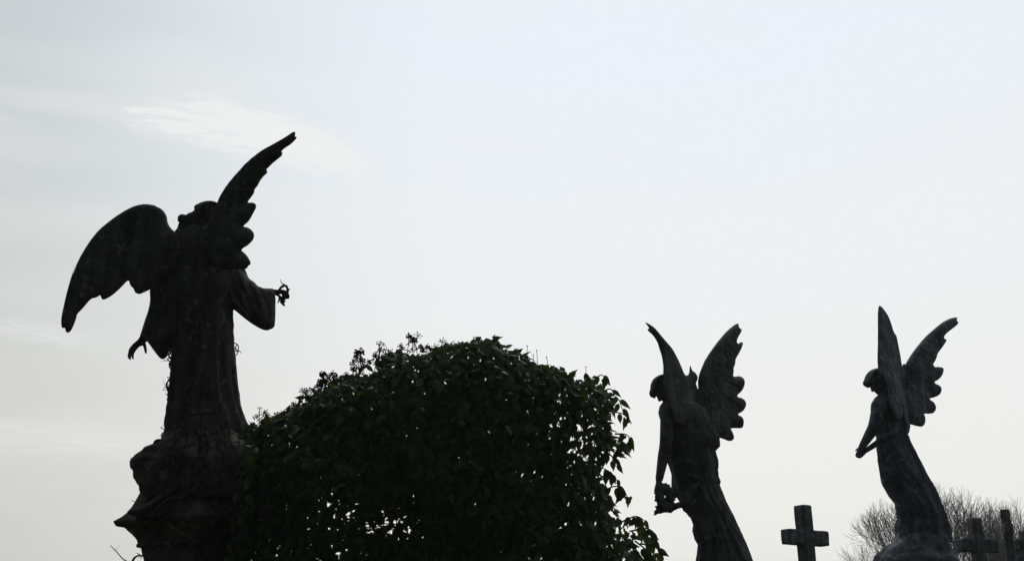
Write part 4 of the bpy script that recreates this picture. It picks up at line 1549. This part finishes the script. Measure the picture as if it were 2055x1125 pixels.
def build_vines():
    Yb = 6.80
    z = lambda pts: Z3(pts)
    vine('thick bare ivy stem looping out beyond the left edge of the pedestal', [
        (z([(458, 300), (425, 290), (395, 300), (370, 345), (345, 400), (310, 432), (272, 440), (252, 480), (270, 545), (305, 605), (335, 690), (330, 730)]), 6.93, 0.013),
        (z([(420, 330), (375, 365), (345, 410), (300, 440), (283, 500), (300, 575), (322, 640)]), 6.9, 0.008)], at(300, 1125, 6.93), 3, 1)
    s1 = [([(395, 1010), (400, 960), (410, 900), (402, 840), (396, 780), (400, 720), (394, 660), (402, 600), (396, 540), (380, 470)], Yb, 0.009),
          ([(365, 1000), (372, 930), (385, 870), (380, 800), (372, 730), (366, 660), (372, 610)], Yb, 0.007),
          ([(372, 990), (400, 975), (405, 920), (415, 870), (428, 830), (425, 760), (432, 690), (436, 640)], Yb, 0.007),
          ([(345, 1000), (372, 985), (398, 955), (404, 920)], 6.62, 0.012),
          ([(500, 640), (470, 605), (440, 610), (400, 600), (380, 608)], Yb - 0.05, 0.005)]
    vine('ivy stems climbing the middle of the largest angel from behind', s1, at(395, 1125, Yb), 4, 2)
    vine('thick bare ivy roots hanging down over the pedestal block under the largest angel', [
        (z([(640, 205), (700, 260), (690, 340), (705, 440), (690, 560), (650, 640), (600, 700), (585, 760), (620, 840)]), 6.55, 0.011),
        (z([(735, 240), (755, 300), (735, 420), (725, 520), (680, 600), (620, 660), (560, 690), (470, 700), (390, 770)]), 6.53, 0.013),
        (z([(790, 190), (830, 260), (815, 330), (860, 390), (845, 470), (800, 520)]), 6.55, 0.008),
        (z([(480, 10), (520, 100), (590, 210), (610, 300), (570, 420), (590, 520)]), 6.62, 0.009),
        (z([(600, 230), (500, 330), (470, 450), (455, 600), (420, 690), (370, 730)]), 6.56, 0.009),
        (z([(730, 720), (770, 790), (780, 840), (740, 900), (650, 960), (620, 1030), (640, 1125)]), 6.5, 0.007),
        (z([(480, 880), (560, 930), (640, 970), (620, 1050), (560, 1110)]), 6.5, 0.006)], at(400, 1125, 6.5), 3, 11)
    rv = random.Random(31)
    more = []
    for i in range(16):
        x, y = rv.uniform(352, 470), rv.uniform(780, 900)
        pts = [(x, y)]
        a = rv.uniform(-.6, .6)
        for k in range(7):
            a += rv.gauss(0, .45)
            x, y = min(480, max(352 if y < 880 else 325, x + 22 * math.sin(a))), y + 26 * max(0.1, math.cos(a))
            pts.append((x, y))
        more.append((pts, 6.53 + rv.uniform(0, .05), rv.uniform(0.003, 0.007)))
    vine('net of thin ivy rootlets over the pedestal and hem of the largest angel', more, at(390, 1125, 6.55), 3, 12)
    vine('small tangle of dry ivy stems at the left hip of the largest angel', [
        ([(340, 735), (343, 722), (337, 712), (345, 702), (339, 698), (347, 718), (341, 730), (346, 742)], 6.9, 0.006),
        ([(342, 700), (347, 712), (338, 720), (348, 730), (340, 738)], 6.88, 0.005)], at(342, 745, 6.9), 4, 3)
    vine('dry ivy twigs sticking out left of the largest angel skirt', [
        ([(341, 790), (334, 778), (336, 764), (342, 758), (335, 757)], 6.9, 0.005), ([(343, 795), (340, 780), (334, 770), (341, 762)], 6.92, 0.006), ([(340, 778), (333, 776), (326, 784)], 6.9, 0.003), ([(339, 800), (335, 792), (333, 790)], 6.9, 0.0035),
        ([(334, 868), (326, 860), (319, 856)], 6.93, 0.003), ([(331, 880), (327, 872), (328, 868)], 6.93, 0.006)], at(338, 800, 6.9), 3, 4)
    vine('curled dry ivy sprig sticking out right of the largest angel skirt', [
        ([(440, 690), (458, 686), (472, 690), (479, 695), (478, 702), (474, 704), (473, 694)], 6.9, 0.004), ([(473, 712), (478, 702), (486, 707)], 6.9, 0.0035), ([(474, 692), (471, 697), (479, 703)], 6.9, 0.003)], at(470, 700, 6.9), 2, 5)
    vine('thin twigs poking up from the left slope of the pedestal cap', [
        (z([(300, 752), (262, 725), (228, 697)]), 6.95, 0.003), (z([(262, 772), (248, 752), (236, 735)]), 6.95, 0.0028), (z([(345, 700), (335, 690), (318, 688)]), 6.9, 0.004)], at(285, 1017, 6.95), 0, 6)
    vine('bare twig at the bottom left corner beside the pedestal shaft', [
        (z([(200, 1130), (160, 1105), (115, 1065), (72, 1017)]), 6.7, 0.0035), (z([(225, 1140), (240, 1105), (270, 1092), (310, 1085)]), 6.7, 0.007), (z([(290, 1090), (265, 1080), (258, 1068)]), 6.7, 0.003), (z([(330, 1110), (318, 1100), (312, 1085)]), 6.65, 0.006)], at(250, 1130, 6.7), 2, 7)


angel_one()
pedestal_one()
a2 = angel_two()
a3 = angel_three()
plain_pedestal(1450, 9.0, at(1450, 1150, 9.0).z + 0.004, 0.36, 'stone pedestal under the bowed angel that holds a wreath', MAT_PED, R(20))
plain_pedestal(1838, 10.2, at(1835, 840 + 1165 / 3.9467, 10.2).z, 0.42, 'grey stone pedestal under the farthest right angel', MAT_GREY, R(15))
stone_cross(1610.5, 1013.5, 13.0, 0.15, 0.15, 0.3125, 0.285, 0.168, R(30), 'plain stone cross standing alone between the two angels in profile', 1)
stone_cross(1955, 1039, 16.3, 0.152, 0.15, 0.30, 0.30, 0.185, R(13), 'stone cross with wide arms in front of the bare tree, right of the grey angel', 2)
stone_cross(2015.5, 1022, 15.0, 0.105, 0.115, 0.24, 0.195, 0.14, R(72), 'tall narrow stone cross seen almost edge on, near the right side', 3)
stone_cross(2059, 1065, 14.0, 0.13, 0.13, 0.16, 0.10, 0.13, R(20), 'low stone cross cut off by the right edge of the photo', 4, foot=at(2058, 1103, 14.0).z, fs=(0.13, 0.2, 0.3))
bare_tree(1897, 965, 58, 226, 1172, 'broad bare tree rising behind the grey angel and the wide armed cross', 23)
bare_tree(2085, 972, 62, 130, 1150, 'bare tree at the right edge behind the narrow cross', 14, 0.7)
build_ivy()
build_vines()


# ------------------------------------------------------------------ thin hazy air
def build_haze():
    bm = bmesh.new()
    bmesh.ops.create_cube(bm, size=1)
    for v in bm.verts:
        v.co = Vector((v.co.x * 900, v.co.y * 900, -2.5 + (v.co.z + 0.5) * 16.5))
    m = bpy.data.materials.new('hazy_air')
    m.use_nodes = True
    nt = m.node_tree
    nt.nodes.clear()
    v = nt.nodes.new('ShaderNodeVolumePrincipled')
    v.inputs['Color'].default_value = (0.9, 0.93, 0.97, 1)
    v.inputs['Density'].default_value = HAZE
    v.inputs['Anisotropy'].default_value = 0.3
    o = nt.nodes.new('ShaderNodeOutputMaterial')
    nt.links.new(v.outputs[0], o.inputs['Volume'])
    h = obj('haze', bm, m, None, False)
    h['kind'] = 'stuff'
    h['label'] = 'thin bright haze in the air over the graves'


HAZE = 0.0009
build_haze()
